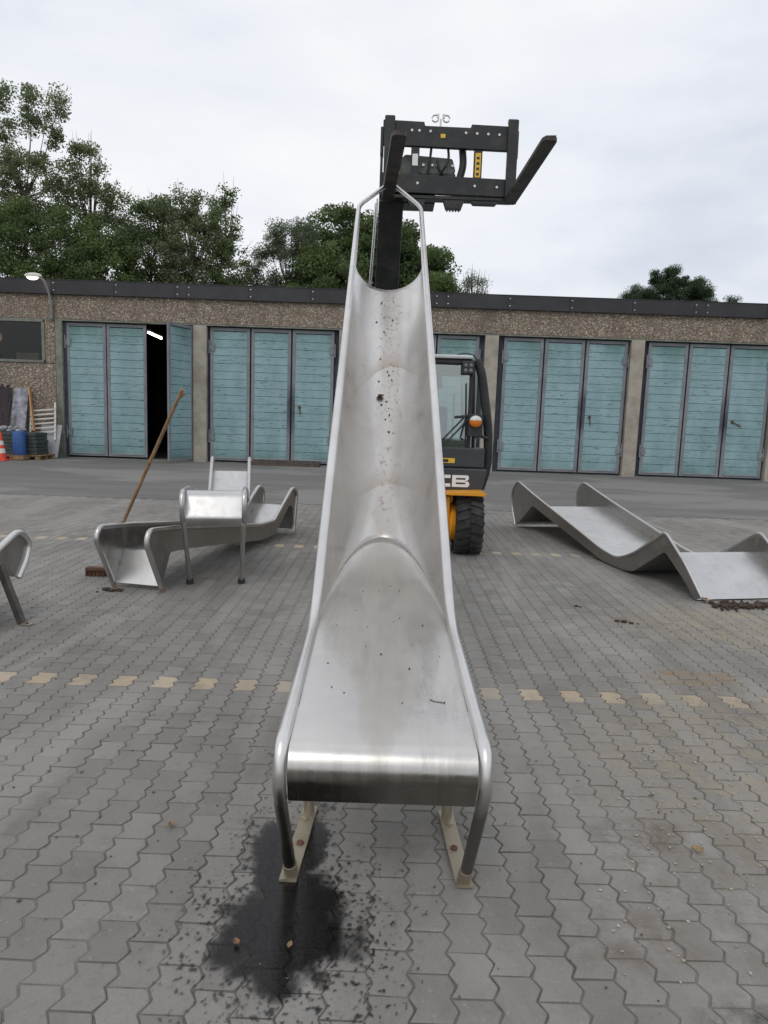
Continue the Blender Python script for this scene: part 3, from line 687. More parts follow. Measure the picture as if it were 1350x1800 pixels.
# crumbs, husks and a twig lying in the slide
b = MB()
for i in range(95):
    if i < 70:
        t_ = abs(random.gauss(0.0, 0.42)) * TLEN; t_ = TLEN - 0.1 - (t_ % (TLEN * 0.8)); u = random.gauss(0.0, 0.17)
        p = trough_pt(u, t_); p.x = sx(p.y) + u * wi; nrm = Vector((0, -sa, ca))
    else:
        y = random.uniform(2.25, 3.6); u = random.uniform(-0.8, 0.8) * max(0.2, 1 - max(0, y - 3.0) * 1.3); p = Vector((sx(y) + u * wi, y, zseat(y))); nrm = Vector((0, -0.1, 1))
    s_ = random.choice((0.0018, 0.0025, 0.0035, 0.005)) if i >= 70 else random.choice((0.003, 0.004, 0.005, 0.009)); p = p + nrm * s_ * 0.3
    b.ball(p, s_, 6, (random.uniform(0.5, 1.2), random.uniform(0.8, 1.9), 0.45))
b.tube([(0.185, 2.39, 0.6122), (0.20, 2.378, 0.6110), (0.235, 2.370, 0.6100)], 0.0012, 5); b.ball((0.236, 2.37, 0.6115), 0.003, 6)
build('slide_crumbs', b, grainy('husks', (0.045, 0.035, 0.028), 0.8, 0.4, 60), kind='stuff', label='dark seed husks and dirt crumbs lying in the big slide', cat='debris')
b = MB()
p = trough_pt(-0.12, TLEN * 0.60); b.ball((sx(p.y) - 0.12 * wi, p.y - 0.012, p.z + 0.014), 0.028, 8, (0.9, 0.9, 0.28)); build('fallen_leaf', b, grainy('dead_leaf', (0.07, 0.055, 0.04), 0.8, 0.3, 40), label='dark curled leaf stuck halfway up the big slide', cat='leaf')

# ================================================================== WAVE SLIDES ON THE GROUND
def wave_slide(label, loc, rz, W, railp, floorp, rr=0.024, rrad=0.12, frad=0.06, legs=(), mats=(M_DIRTY, M_DTUBE), wall_to=None, tabs=(), stiff=()):
    t = thing('wave_slide', label, 'slide', loc, rz, 'detached wave slides lying in the yard')
    rp_ = fillet([(0, a, c) for a, c in railp], rrad); fp_ = fillet([(0, a, c) for a, c in floorp], frad)
    for sgn in (-1, 1):
        b = MB(); b.tube([(sgn * W / 2, p.y, p.z) for p in rp_], rr, 12); build('handrail', b, mats[1], t, smooth=50, local=True)
        lo, hi = wall_to or (0, len(rp_)); outline = [(p.y, p.z) for p in rp_[lo:hi]] + [(p.y, p.z) for p in fp_[::-1]]
        b = MB(); x = sgn * (W / 2 - 0.006); b.prism(outline, 0, x - 0.0018, x + 0.0018); build('side_wall', b, M_SWALL, t, local=True)
    b = MB(); w = W / 2 - 0.009; b.grid([[(w * u, p.y, p.z) for u in (-1, -0.5, 0, 0.5, 1)] for p in fp_]); bed = build('slide_bed', b, mats[0], t, smooth=50, solid=-0.003, local=True)
    wn = bed.modifiers.new('wn', 'WEIGHTED_NORMAL'); wn.keep_sharp = True
    for (a, c, bm) in legs:
        b = MB(); b.tube([a, c], 0.021, 12); build('leg', b, mats[1], t, smooth=50, local=True)
        b = MB(); b.lathe([(0, 0), (0.034, 0), (0.034, 0.045), (0.0, 0.05)], (c[0], c[1], 0.0), 'z', 10); build('foot_cap', b, M_BLACK, t, smooth=40, local=True)
    for (x, y, w_, l_, z_) in tabs:
        b = MB(); b.box(x - w_ / 2, x + w_ / 2, y - l_ / 2, y + l_ / 2, z_, z_ + 0.006); build('fixing_tab', b, M_GRIME, t, local=True)
        b = MB(); b.lathe([(0, 0.006), (0.012, 0.006), (0.011, 0.014), (0, 0.015)], (x, y, z_), 'z', 8); build('bolt', b, grainy('tab_rust', (0.15, 0.05, 0.03), 0.8, 0.3, 50), t, local=True)
    return t
# C: left, on the ground
wave_slide('grimy wave slide lying flat left of the stilted one, broom resting on its rail', (-2.17, 6.13, 0), -math.atan2(0.217, 0.976), 0.475,
    [(0.0, 0.02), (-0.25, 0.47), (-0.20, 0.575), (0.30, 0.53), (1.35, 0.395), (2.20, 0.28), (2.66, 0.265), (3.30, 0.63), (3.47, 0.56), (3.37, 0.03)],
    [(0.0, 0.045), (0.16, 0.325), (0.5, 0.30), (1.35, 0.20), (2.3, 0.085), (2.7, 0.09), (3.20, 0.40), (3.33, 0.36), (3.37, 0.06)],
    rrad=0.09, frad=0.025, tabs=((-0.19, -0.05, 0.05, 0.06, 0.002), (0.25, -0.04, 0.05, 0.07, 0.002)))
# D: on stilts
wave_slide('wave slide raised on two thin stilts with a rounded front lip and moss stain', (-1.49, 6.12, 0), math.atan2(0.18, 0.98), 0.525,
    [(0.02, 0.60), (-0.085, 0.72), (-0.06, 0.90), (0.55, 0.87), (2.2, 0.62), (3.25, 0.42), (3.5, 0.45), (4.18, 0.945), (4.36, 0.88), (4.32, 0.04)],
    [(0.01, 0.610), (-0.035, 0.66), (0.10, 0.895), (0.32, 0.875), (0.7, 0.72), (2.2, 0.45), (3.25, 0.26), (3.5, 0.28), (4.15, 0.755), (4.28, 0.70), (4.30, 0.42)],
    rrad=0.09, frad=0.07, legs=(((-0.255, 0.0, 0.615), (-0.235, 0.33, 0.02), 0), ((0.255, 0.0, 0.615), (0.235, 0.33, 0.02), 0)))
# E: wide one on the right
A_, B_ = Vector((2.0, 10.7, 0)), Vector((2.913, 6.386, 0)); dirE = (B_ - A_).normalized(); WE = 1.08; nrmE = Vector((-dirE.y, dirE.x, 0))
cE = A_ + nrmE * WE / 2
wave_slide('wide wave slide lying on the ground at the right with soil spilled at its end', (cE.x, cE.y, 0), math.atan2(-dirE.x, dirE.y), WE,
    [(0.03, 0.03), (-0.14, 0.30), (-0.16, 0.52), (0.02, 0.71), (0.77, 0.54), (1.86, 0.32), (2.66, 0.15), (3.0, 0.12), (3.3, 0.22), (3.86, 0.56), (4.21, 0.32), (4.50, 0.055)],
    [(0.02, 0.03), (0.20, 0.11), (0.62, 0.40), (1.11, 0.31), (1.88, 0.17), (2.69, 0.018), (3.13, 0.012), (3.33, 0.04), (3.87, 0.365), (4.2, 0.16), (4.40, 0.012)],
    rr=0.015, rrad=[0, 0.1, 0.1, 0.14, 0.1, 0.1, 0.2, 0.1, 0.25, 0.07, 0.1, 0], frad=0.05, tabs=((WE / 2 - 0.07, 4.46, 0.07, 0.08, 0.03),))
# F: end of a slide at the left edge
FS = wave_slide('bright end of a wave slide cut by the left edge of the picture', (-2.97, 5.36, 0), math.pi - 0.16, 0.50,
    [(0.12, 0.30), (0.02, 0.43), (-0.02, 0.55), (0.10, 0.665), (0.60, 0.42), (1.30, 0.18), (1.8, 0.16), (2.5, 0.55), (2.65, 0.10)],
    [(0.14, 0.31), (0.24, 0.42), (0.32, 0.43), (0.65, 0.26), (1.30, 0.04), (1.8, 0.03), (2.45, 0.38), (2.6, 0.12)],
    tabs=((-0.44, 0.30, 0.075, 0.06, 0.003), (0.25, 0.33, 0.075, 0.06, 0.003)), mats=(M_STEEL, M_TUBE))
for sgn in (-1, 1):
    b = MB(); b.beam((sgn * 0.27, 0.34, 0.44), (sgn * 0.27 - 0.115, 0.28, 0.004), 0.045, 0.045, (0, 1, 0)); build('leg', b, grainy('dark_square_leg', (0.12, 0.11, 0.10), 0.5, 0.3, 9, metallic=0.4, obj=True), FS, local=True)

# ================================================================== FORK TRUCK
TR = thing('fork_truck', 'black and yellow telescopic fork truck behind the slide with forks raised high', 'fork truck', (0.6, 8.9, 0))
def wheel(xc, yc, r, w, mir=1):
    root = MB(); pr = [(r * 0.58, -w * 0.46), (r * 0.80, -w * 0.50), (r * 0.93, -w * 0.47), (r * 0.985, -w * 0.38), (r * 0.985, w * 0.38), (r * 0.93, w * 0.47), (r * 0.80, w * 0.50), (r * 0.58, w * 0.46)]
    root.lathe(pr, (xc, yc, r), 'x', 40)
    for k in range(22):
        for s_ in (-1, 1):
            a = 2 * math.pi * (k + 0.25 * s_) / 22; c, sn = math.cos(a), math.sin(a); rad = Vector((0, c, sn)); tg = Vector((0, -sn, c))
            p0 = Vector((xc, yc, r)) + rad * r * 0.985 + Vector((s_ * w * 0.02, 0, 0)); p1 = Vector((xc, yc, r)) + rad * r * 0.955 + Vector((s_ * w * 0.475, 0, 0)) + tg * 0.045 * 1.0
            root.beam(p0, p1, 0.052, 0.045, rad)
    ty = build('tyre', root, M_RUBBER, TR, smooth=30)
    b = MB(); b.lathe([(0.0, -w * 0.12), (r * 0.2, -w * 0.12), (r * 0.25, -w * 0.30), (r * 0.52, -w * 0.36), (r * 0.60, -w * 0.47), (r * 0.64, -w * 0.48), (r * 0.64, w * 0.48), (r * 0.60, w * 0.47), (r * 0.5, w * 0.2), (0, w * 0.2)], (xc, yc, r), 'x', 28)
    build('rim', b, M_RIM, ty, smooth=40)
wheel(1.005, 8.42, 0.37, 0.33); wheel(0.02, 8.42, 0.37, 0.33); wheel(1.0, 10.0, 0.30, 0.25); wheel(0.15, 10.0, 0.30, 0.25)
b = MB(); b.prism([(8.28, 0.12), (8.22, 0.30), (8.22, 0.70), (8.6, 0.72), (8.6, 0.2)], 0, 0.22, 0.775); build('front_axle_housing', b, M_ORANGE, TR, bevel=0.02)
b = MB(); b.lathe([(0, 0.775), (0.20, 0.775), (0.23, 0.80), (0.22, 0.845), (0, 0.845)], (0, 8.42, 0.37), 'x', 20); build('hub', b, M_ORANGE, TR, smooth=40)
b = MB(); b.prism([(0.58, 0.725), (1.14, 0.722), (1.185, 0.742), (1.14, 0.775), (0.58, 0.755)], 1, 8.10, 8.66); build('mudguard', b, M_ORANGE, TR, bevel=0.006)
b = MB(); b.prism([(8.9, 0.25), (8.9, 0.80), (10.75, 0.80), (10.95, 0.6), (10.9, 0.3)], 0, 0.20, 0.88); b.prism([(9.6, 0.8), (9.6, 1.18), (10.6, 1.10), (10.75, 0.8)], 0, 0.14, 1.16); build('chassis', b, M_ORANGE, TR, bevel=0.03)
# lower front panel with the lettering, panel above with sticker
b = MB(); b.prism([(0.10, 0.758), (1.155, 0.758), (1.20, 0.95), (1.20, 1.02), (0.10, 1.02)], 1, 8.36, 8.75); fpan = build('front_panel', b, M_GREYPANEL, TR, bevel=0.015)
b = MB(); b.box(0.12, 1.175, 8.42, 8.74, 1.028, 1.26); mpan = build('lower_cab_panel', b, M_GREYPANEL, TR, bevel=0.012)
def letter(ch, x0, w, z0, h, st=0.046, d=0.004):
    """block letters drawn as strokes; x0 left edge"""
    b = MB(); yA, yB = 8.3595 - d, 8.3595; c = 0.028
    def bar(xa, xb, za, zb): b.box(xa, xb, yA, yB, za, zb)
    s2 = st * 0.82
    if ch == 'J':
        b.prism([(x0 + w - st, z0 + h), (x0 + w - st, z0 + s2 + 0.01), (x0 + w - st - 0.01, z0 + s2), (x0 + st, z0 + s2), (x0 + st, z0 + 0.055), (x0, z0 + 0.055), (x0, z0 + c), (x0 + c, z0), (x0 + w - c, z0), (x0 + w, z0 + c), (x0 + w, z0 + h)][::-1], 1, yA, yB)
    if ch == 'C':
        b.prism([(x0 + w, z0), (x0 + w, z0 + s2), (x0 + st + 0.01, z0 + s2), (x0 + st, z0 + s2 + 0.01), (x0 + st, z0 + h - s2 - 0.01), (x0 + st + 0.01, z0 + h - s2), (x0 + w, z0 + h - s2), (x0 + w, z0 + h), (x0 + c, z0 + h), (x0, z0 + h - c), (x0, z0 + c), (x0 + c, z0)], 1, yA, yB)
    if ch == 'B':
        bar(x0, x0 + st, z0, z0 + h); e = x0 + w; t_ = s2 * 0.86; zm = z0 + h / 2
        for za, zb in ((z0, z0 + t_), (zm - t_ / 2, zm + t_ / 2), (z0 + h - t_, z0 + h)): bar(x0 + st + 0.0003, e - st, za, zb)
        for za, zb, xr in ((z0, zm - 0.004, e), (zm + 0.004, z0 + h, e - 0.008)):
            b.prism([(e - st + 0.0003, za), (xr - 0.02, za), (xr, za + 0.018), (xr, zb - 0.014), (xr - 0.014, zb), (e - st + 0.0003, zb)], 1, yA, yB)
    return b
for ch, x0 in (('J', 0.345), ('C', 0.570), ('B', 0.795)):
    build('letter', letter(ch, x0, 0.205, 0.800, 0.140), M_WHITE, fpan, label=f'white block letter {ch} on the dark panel')
b = MB(); b.box(0.62, 0.822, 8.416, 8.419, 1.078, 1.135); build('sticker', b, M_YELLOW, mpan)
b = MB(); b.box(0.67, 0.745, 8.4135, 8.4155, 1.088, 1.122); build('print', b, M_BLACK, mpan)
# cab pillars, roof, glass
def pillar_path(x_off=0): return [(1.165, 8.62, 0.76), (1.245, 8.60, 1.05), (1.225, 8.58, 1.45), (1.19, 8.56, 1.68), (1.10, 8.53, 2.16), (1.035, 8.52, 2.30)]
b = MB(); pts = fillet(pillar_path(), 0.2); b.tube(pts, 0.037, 10, flat=1.5); build('cab_pillar', b, M_BLACK, TR, smooth=50)
b = MB(); b.tube([(0.975, 8.50, 1.26), (0.985, 8.50, 2.26)], 0.03, 8); b.tube([(1.06, 8.66, 1.26), (1.02, 8.66, 2.27)], 0.02, 8); build('door_frame', b, M_BLACK, TR, smooth=50)
b = MB(); b.tube([(0.12, 8.50, 1.26), (0.12, 8.50, 2.28)], 0.04, 8); build('cab_pillar', b, M_BLACK, TR, smooth=50)
b = MB(); b.tube([(1.10, 10.0, 0.9), (1.03, 9.9, 2.29)], 0.04, 8); b.tube([(0.16, 10.0, 0.9), (0.16, 9.9, 2.29)], 0.04, 8); build('cab_pillar', b, M_BLACK, TR, smooth=50)
b = MB(); b.box(0.10, 1.01, 8.47, 9.95, 2.235, 2.30); build('roof_frame', b, M_BLACK, TR, bevel=0.02)
b = MB(); b.box(0.10, 0.985, 8.44, 9.93, 2.302, 2.345); build('roof_panel', b, grainy('pale_roof', (0.55, 0.58, 0.58), 0.4, 0.1, 5), TR, bevel=0.015)
b = MB(); b.tube(fillet([(0.80, 8.5, 2.35), (0.90, 8.5, 2.375), (1.0, 8.5, 2.35), (1.045, 8.52, 2.29)], 0.05), 0.008, 6); build('cable', b, M_BLACK, TR, smooth=50)
b = MB(); b.grid([[(0.13, 8.475, 1.265), (0.96, 8.475, 1.265)], [(0.13, 8.485, 2.23), (0.955, 8.485, 2.23)]]); build('windscreen', b, M_GLASS, TR, solid=0.006)
b = MB(); b.grid([[(1.01, 8.52, 1.0), (1.12, 9.9, 1.0)], [(0.995, 8.52, 2.22), (1.0, 9.9, 2.22)]]); build('side_window', b, M_GLASS, TR, solid=0.006)
b = MB(); b.box(0.855, 1.0, 8.40, 8.47, 2.12, 2.275); wl = build('work_light', b, M_BLACK, TR, bevel=0.015)
for dx in (-0.03, 0.03):
    for dz in (-0.03, 0.03):
        b = MB(); b.lathe([(0, 0), (0.022, 0), (0.022, 0.004), (0, 0.008)], (0, 0, 0), 'y', 10); b.v = [(0.928 + dx + x, 8.398 - y, 2.197 + dz + z) for x, y, z in b.v]; build('lens', b, grainy('smoked_lens', (0.16, 0.17, 0.17), 0.2, 0.1, 20), wl)
b = MB(); b.box(0.42, 0.90, 8.50, 8.60, 2.10, 2.232); build('sun_visor', b, M_BLACK, TR, bevel=0.01)
# indicator lamp
b = MB(); b.ball((1.04, 8.36, 1.575), 0.075, 14, (1.0, 0.6, 0.9)); b.v = [(x, y, min(z, 1.588)) for x, y, z in b.v]; il = build('indicator_lamp', b, M_AMBER, TR, smooth=60)
b = MB(); b.ball((1.04, 8.36, 1.585), 0.074, 14, (1.0, 0.6, 0.85)); b.v = [(x, y, max(z, 1.590)) for x, y, z in b.v]; build('clear_lens', b, M_LENS, il, smooth=60)
b = MB(); b.box(0.955, 1.13, 8.38, 8.50, 1.40, 1.66); b.tube([(1.05, 8.42, 1.45), (1.14, 8.46, 1.40), (1.22, 8.55, 1.38)], 0.022, 8); build('lamp_bracket', b, M_BLACK, TR, bevel=0.01)
# wiper
b = MB()
b.tube([(0.93, 8.44, 1.64), (0.50, 8.44, 1.16)], 0.009, 6); b.tube([(0.965, 8.44, 1.60), (0.55, 8.44, 1.13)], 0.009, 6); b.tube([(0.80, 8.45, 1.62), (0.98, 8.45, 1.64)], 0.016, 8)
b.tube([(0.92, 8.45, 2.02), (0.95, 8.45, 1.20)], 0.008, 6); b.tube([(0.94, 8.44, 1.63), (0.88, 8.44, 1.38), (0.91, 8.44, 1.36)], 0.009, 6); build('wiper', b, M_BLACK, TR, smooth=50)
# seat, wheel and mirror inside
b = MB(); b.box(0.35, 0.85, 9.2, 9.65, 1.0, 1.14); b.prism([(9.55, 1.14), (9.68, 1.14), (9.78, 1.75), (9.68, 1.77)], 0, 0.38, 0.82); build('driver_seat', b, M_BLACK, TR, bevel=0.04)
b = MB(); b.tube([Vector((0.60 + 0.17 * math.cos(a), 8.95 + 0.06 * math.sin(a), 1.35 + 0.16 * math.sin(a))) for a in [i * math.pi / 10 for i in range(21)]], 0.014, 8); b.tube([(0.6, 8.95, 1.35), (0.6, 8.75, 1.0)], 0.02, 8); build('steering_wheel', b, M_BLACK, TR, smooth=50)
b = MB(); b.box(0.56, 0.64, 8.52, 8.55, 1.95, 2.12); build('mirror', b, M_BLACK, TR, bevel=0.01)
b = MB(); b.box(0.90, 0.925, 9.86, 9.885, 1.30, 1.95); build('grab_handle', b, M_YELLOW, TR)
b = MB(); b.box(0.15, 1.1, 9.93, 9.96, 0.95, 1.30); build('rear_panel', b, M_GREYPANEL, TR)
# boom
bx = -0.052
b = MB(); b.beam((bx, 9.85, 0.85), (bx - 0.01, 8.80, 2.94), 0.30, 0.34, (0, 1, 0)); boom = build('boom', b, M_PAINTBLACK, TR, bevel=0.02)
b = MB(); b.beam((bx - 0.02, 8.90, 2.70), (bx + 0.015, 8.34, 4.02), 0.275, 0.28, (0, 1, 0)); build('inner_boom', b, M_PAINTBLACK, boom, bevel=0.015)
b = MB(); b.tube([(bx - 0.150, 8.60, 4.10), (bx - 0.155, 8.55, 3.8), (bx - 0.225, 8.85, 2.6), (bx - 0.24, 9.2, 1.9)], 0.010, 8); b.tube([(bx - 0.170, 8.60, 4.05), (bx - 0.175, 8.55, 3.8), (bx - 0.25, 8.85, 2.6), (bx - 0.265, 9.2, 1.9)], 0.010, 8); build('hydraulic_pipe', b, M_BOLT, boom, smooth=50)
b = MB(); b.box(bx - 0.125, bx - 0.08, 8.30, 8.6, 3.95, 4.30); b.box(bx - 0.03, bx + 0.5, 8.25, 8.55, 3.96, 4.20); build('boom_head', b, M_PAINTBLACK, TR, bevel=0.01)
# carriage
yf = 8.05
b = MB(); b.prism([(-0.15, 4.50), (1.29, 4.475), (1.29, 4.725), (0.80, 4.735), (0.79, 4.70), (0.30, 4.705), (0.29, 4.745), (-0.15, 4.755)], 1, yf + 0.005, yf + 0.06); cb = build('carriage_upper_bar', b, M_PAINTBLACK, TR, bevel=0.006)
b = MB(); b.prism([(-0.15, 4.02), (1.29, 4.00), (1.29, 4.185), (-0.15, 4.215)], 1, yf + 0.005, yf + 0.06); cl = build('carriage_lower_bar', b, M_PAINTBLACK, TR, bevel=0.006)
b = MB(); b.box(-0.13, 1.27, yf + 0.02, yf + 0.16, 3.965, 4.00); build('carriage_bottom_rail', b, M_PAINTBLACK, TR, bevel=0.004)
for i, x in enumerate((0.16, 0.24, 0.36, 0.60 + 0.02, 0.74, 0.86, 0.98, 1.10)):
    if i == 3: continue
    q = MB(); q.lathe([(0, 0), (0.016, 0), (0.014, 0.008), (0, 0.009)], (0, 0, 0), 'y', 8); q.v = [(x + a, yf + 0.004 - bb, 4.655 - 0.018 * x + c) for a, bb, c in q.v]; build('bolt', q, M_BOLT, cb)
for x in (0.24, 0.86, 1.10):
    q = MB(); q.lathe([(0, 0), (0.016, 0), (0.014, 0.008), (0, 0.009)], (0, 0, 0), 'y', 8); q.v = [(x + a, yf + 0.004 - bb, 4.12 - 0.018 * x + c) for a, bb, c in q.v]; build('bolt', q, M_BOLT, cl)
for x, mt in ((0.205, M_WHITE), (0.885, M_YELLOW)):
    b = MB(); b.box(x - 0.045, x + 0.045, yf + 0.02, yf + 0.05, 4.19, 4.50); pl = build('carriage_upright', b, M_PAINTBLACK, TR)
    b = MB()
    if mt is M_WHITE: b.box(x - 0.03, x + 0.03, yf + 0.014, yf + 0.017, 4.30, 4.42)
    else: b.box(x - 0.03, x + 0.03, yf + 0.014, yf + 0.017, 4.20, 4.45)
    st = build('sticker', b, mt, pl)
b = MB()
for k in range(4): b.box(0.870, 0.900, yf + 0.010, yf + 0.013, 4.22 + k * 0.055, 4.245 + k * 0.055)
build('print', b, M_BLACK, TR)
b = MB(); b.box(0.47, 0.52, yf - 0.001, yf + 0.003, 4.585, 4.625); build('sticker', b, M_YELLOW, TR)
for x in (-0.175, 1.275):
    b = MB(); b.box(x, x + 0.035, yf + 0.0, yf + 0.12, 4.40, 4.68); b.box(x + 0.004, x + 0.031, yf + 0.01, yf + 0.10, 3.98, 4.40); build('end_plate', b, M_PAINTBLACK, TR, bevel=0.005)
# valve block, hoses
b = MB(); b.prism([(0.04, 4.24), (0.60, 4.235), (0.66, 4.30), (0.62, 4.43), (0.10, 4.46), (0.04, 4.40)], 1, yf + 0.14, yf + 0.42); vb = build('side_shift_block', b, M_VALVE, TR, bevel=0.02)
for x in (0.30, 0.40, 0.45, 0.55, 0.62):
    b = MB(); b.lathe([(0, 0), (0.018, 0), (0.014, 0.02), (0, 0.02)], (0, 0, 0), 'y', 8); b.v = [(x + a, yf + 0.139 - bb, 4.345 + c) for a, bb, c in b.v]; build('fitting', b, M_BOLT, vb)
b = MB(); b.box(0.26, 0.66, yf + 0.12, yf + 0.40, 4.19, 4.27); build('side_shift_cylinder', b, M_BLACK, TR, bevel=0.02)
for pts in ([(0.38, yf + 0.09, 4.52), (0.37, yf + 0.07, 4.40), (0.34, yf + 0.09, 4.20)], [(0.56, yf + 0.09, 4.52), (0.575, yf + 0.07, 4.40), (0.53, yf + 0.07, 4.30), (0.48, yf + 0.10, 4.24)], [(0.45, yf + 0.09, 4.38), (0.47, yf + 0.08, 4.29), (0.52, yf + 0.1, 4.24)], [(0.72, yf + 0.12, 4.52), (0.74, yf + 0.12, 4.35), (0.70, yf + 0.12, 4.2)]):
    b = MB(); b.tube(fillet(pts, 0.08), 0.014 if pts[0][0] < 0.7 else 0.04, 8); build('hose', b, M_HOSE, TR, smooth=50)
b = MB(); b.box(0.455, 0.475, yf + 0.01, yf + 0.03, 4.70, 4.78)
for s_ in (-1, 1):
    b.tube([Vector((0.465 + s_ * (0.06 + 0.035 * math.cos(a)), yf + 0.02, 4.785 + 0.035 * math.sin(a))) for a in [i * math.pi / 6 for i in range(12)]], 0.008, 6)
    b.box(0.465 + s_ * 0.03 - 0.012, 0.465 + s_ * 0.03 + 0.012, yf + 0.01, yf + 0.03, 4.79, 4.83)
build('quick_coupler', b, M_BOLT, TR)
for x0, x1, z0 in ((0.13, 0.34, 3.90), (0.53, 0.76, 3.875), (0.83, 1.13, 3.93)):
    b = MB(); b.prism([(x0, 3.963), (x1, 3.963), (x1 - 0.03, z0), (x0 + 0.03, z0)], 1, yf + 0.03, yf + 0.12)
    if x0 < 0.8:
        for k in range(5): b.box(x0 + 0.04 + k * 0.032, x0 + 0.055 + k * 0.032, yf + 0.03, yf + 0.10, z0 - 0.02, z0 - 0.001)
    build('lower_hook', b, M_PAINTBLACK, TR)
# forks
for x, dx in ((-0.078, 0.10), (1.240, 0.035)):
    b = MB()
    b.box(x - 0.055, x + 0.055, yf - 0.055, yf - 0.001, 3.92, 4.775)
    b.box(x - 0.05, x + 0.05, yf - 0.001, yf + 0.06, 4.757, 4.80)
    shank = build('fork', b, M_PAINTBLACK, TR, bevel=0.008)
    b = MB(); n = 40; rows_t, rows_b = [], []
    L = 1.84
    for i in range(n + 1):
        f_ = i / n; y = yf - 0.056 - f_ * (L - 0.056); xc = x + dx * f_; w = 0.064 if f_ < 0.965 else 0.064 * math.sqrt(max(0.0, 1 - ((f_ - 0.965) / 0.035) ** 2 * 0.6))
        th_ = 0.052 * (1 - 0.35 * f_)
        rows_b.append([(xc - w, y, 3.916), (xc + w, y, 3.916)]); rows_t.append([(xc - w, y, 3.916 + th_), (xc + w, y, 3.916 + th_)])
    ring = [[p[0], p[1], q[1], q[0], p[0]] for p, q in zip(rows_b, rows_t)]
    b.grid(ring); k0 = len(b.v) - 5; b.f.append((0, 1, 2, 3)); b.f.append((k0, k0 + 3, k0 + 2, k0 + 1)); build('fork_blade', b, M_FORK, shank, bevel=0.004)

# ================================================================== BROOM
t = thing('broom', 'old wooden push broom leaning on the rail of the grimy slide', 'broom', (-2.68, 6.60, 0))
b = MB(); b.tube([(-2.665, 6.585, 0.05), (-2.36, 6.36, 0.60), (-1.70, 5.90, 1.765)], [0.017, 0.016, 0.015], 10); build('broomstick', b, M_WOOD, t, smooth=50)
b = MB(); b.tube([(-1.74, 5.93, 1.69), (-1.69, 5.93, 1.73)], 0.012, 8); build('hook', b, M_WOOD, t)
b = MB(); b.box(-2.82, -2.60, 6.55, 6.62, 0.05, 0.085); build('broom_head', b, grainy('dark_broom_wood', (0.10, 0.055, 0.03), 0.8, 0.3, 9), t, bevel=0.008)
b = MB()
for i in range(220):
    x = random.uniform(-2.82, -2.60); y = random.uniform(6.555, 6.615); b.beam((x, y, 0.05), (x + random.gauss(0, 0.012), y + random.gauss(0, 0.015), 0.004), 0.004, 0.004, (0, 1, 0))
o = build('bristles', b, grainy('bristle', (0.12, 0.06, 0.035), 0.8, 0.3, 20), t); o['kind'] = 'stuff'

# ================================================================== CLUTTER BY THE LEFT WALL
PYY = 20.9
t = thing('pallet', 'wooden pallet by the wall holding dark planks and a blue canister', 'pallet', (-11.0, PYY, 0))
for i in range(6): b = MB(); y = PYY - 0.42 + i * 0.165; b.box(-11.75, -10.02, y, y + 0.11, 0.115, 0.137); build('deck_board', b, M_WOOD, t)
for y in (PYY - 0.40, PYY, PYY + 0.38):
    for x in (-11.7, -10.95, -10.2): b = MB(); b.box(x, x + 0.13, y, y + 0.1, 0.005, 0.113); build('block', b, M_WOOD, t)
for i in range(6):
    z = 0.140 + i * 0.108; b = MB(); b.box(-11.7 + random.uniform(0, 0.03), -10.16 + random.uniform(-0.03, 0.02), PYY - 0.38, PYY + 0.35, z, z + 0.10)
    pos_w = ['lowest', 'second lowest', 'third from the bottom', 'third from the top', 'second from the top', 'topmost'][i]
    build('plastic_plank', b, M_DKGREY, bevel=0.012, label=f'dark grey plastic plank, {pos_w} in the stack on the pallet', cat='plank', group='plank stack on the pallet')
t = thing('canister', 'tall blue plastic canister in front of the dark plank stack', 'canister', (-10.58, PYY - 0.47, 0))
b = MB(); b.lathe([(0, 0.145), (0.17, 0.145), (0.18, 0.18), (0.18, 0.74), (0.15, 0.82), (0.07, 0.84), (0, 0.84)], (-10.56, PYY - 0.56, 0), 'z', 20); build('canister_body', b, M_BLUE, t, smooth=40)
b = MB(); b.lathe([(0, 0.841), (0.05, 0.841), (0.05, 0.875), (0, 0.88)], (-10.60, PYY - 0.56, 0), 'z', 12); build('cap', b, M_WHITEP, t, smooth=40)
b = MB(); b.box(-10.75, -10.36, PYY - 0.75, PYY - 0.38, 0.02, 0.142); build('wooden_block', b, M_WOOD, label='wooden block carrying the blue canister beside the pallet', cat='block')
b = MB(); b.beam((-10.25, PYY + 0.45, 0.02), (-10.25, PYY + 0.82, 1.0), 0.62, 0.02, (0, 1, 0)); build('grey_sheet', b, M_GREYSHEET, label='plain grey sheet leaning on the wall right of the pallet', cat='sheet')
t = thing('white_rack', 'white slatted bed rack leaning against the pebble-dash wall', 'rack', (-10.5, 21.7, 0))
for s_, xx in ((0, -10.95), (1, -10.20)):
    b = MB(); b.beam((xx + 0.13 * 1, 21.5, 0.55), (xx, 21.86, 1.68 if s_ else 1.5), 0.05, 0.04, (0, 1, 0)); build('stile', b, M_WHITEP, t)
for i in range(6):
    f_ = i / 6; z = 0.75 + f_ * 0.80; x_ = 0.10 * (1 - f_); y = 21.56 + 0.26 * f_; b = MB(); b.beam((-10.95 + x_, y - 0.03, z - 0.02), (-10.2 + x_, y - 0.03, z + 0.06), 0.02, 0.045); build('slat', b, M_WHITEP, t)
b = MB(); b.beam((-10.62, 21.35, 0.80), (-10.98, 21.85, 2.12), 0.12, 0.04, (1, 0, 0)); build('wooden_board', b, M_TANWOOD, label='narrow tan board leaning between the poster panel and the white rack', cat='board')
t = thing('panel', 'tall grey panel with torn dark and white print leaning at the wall', 'panel', (-11.2, 21.5, 0))
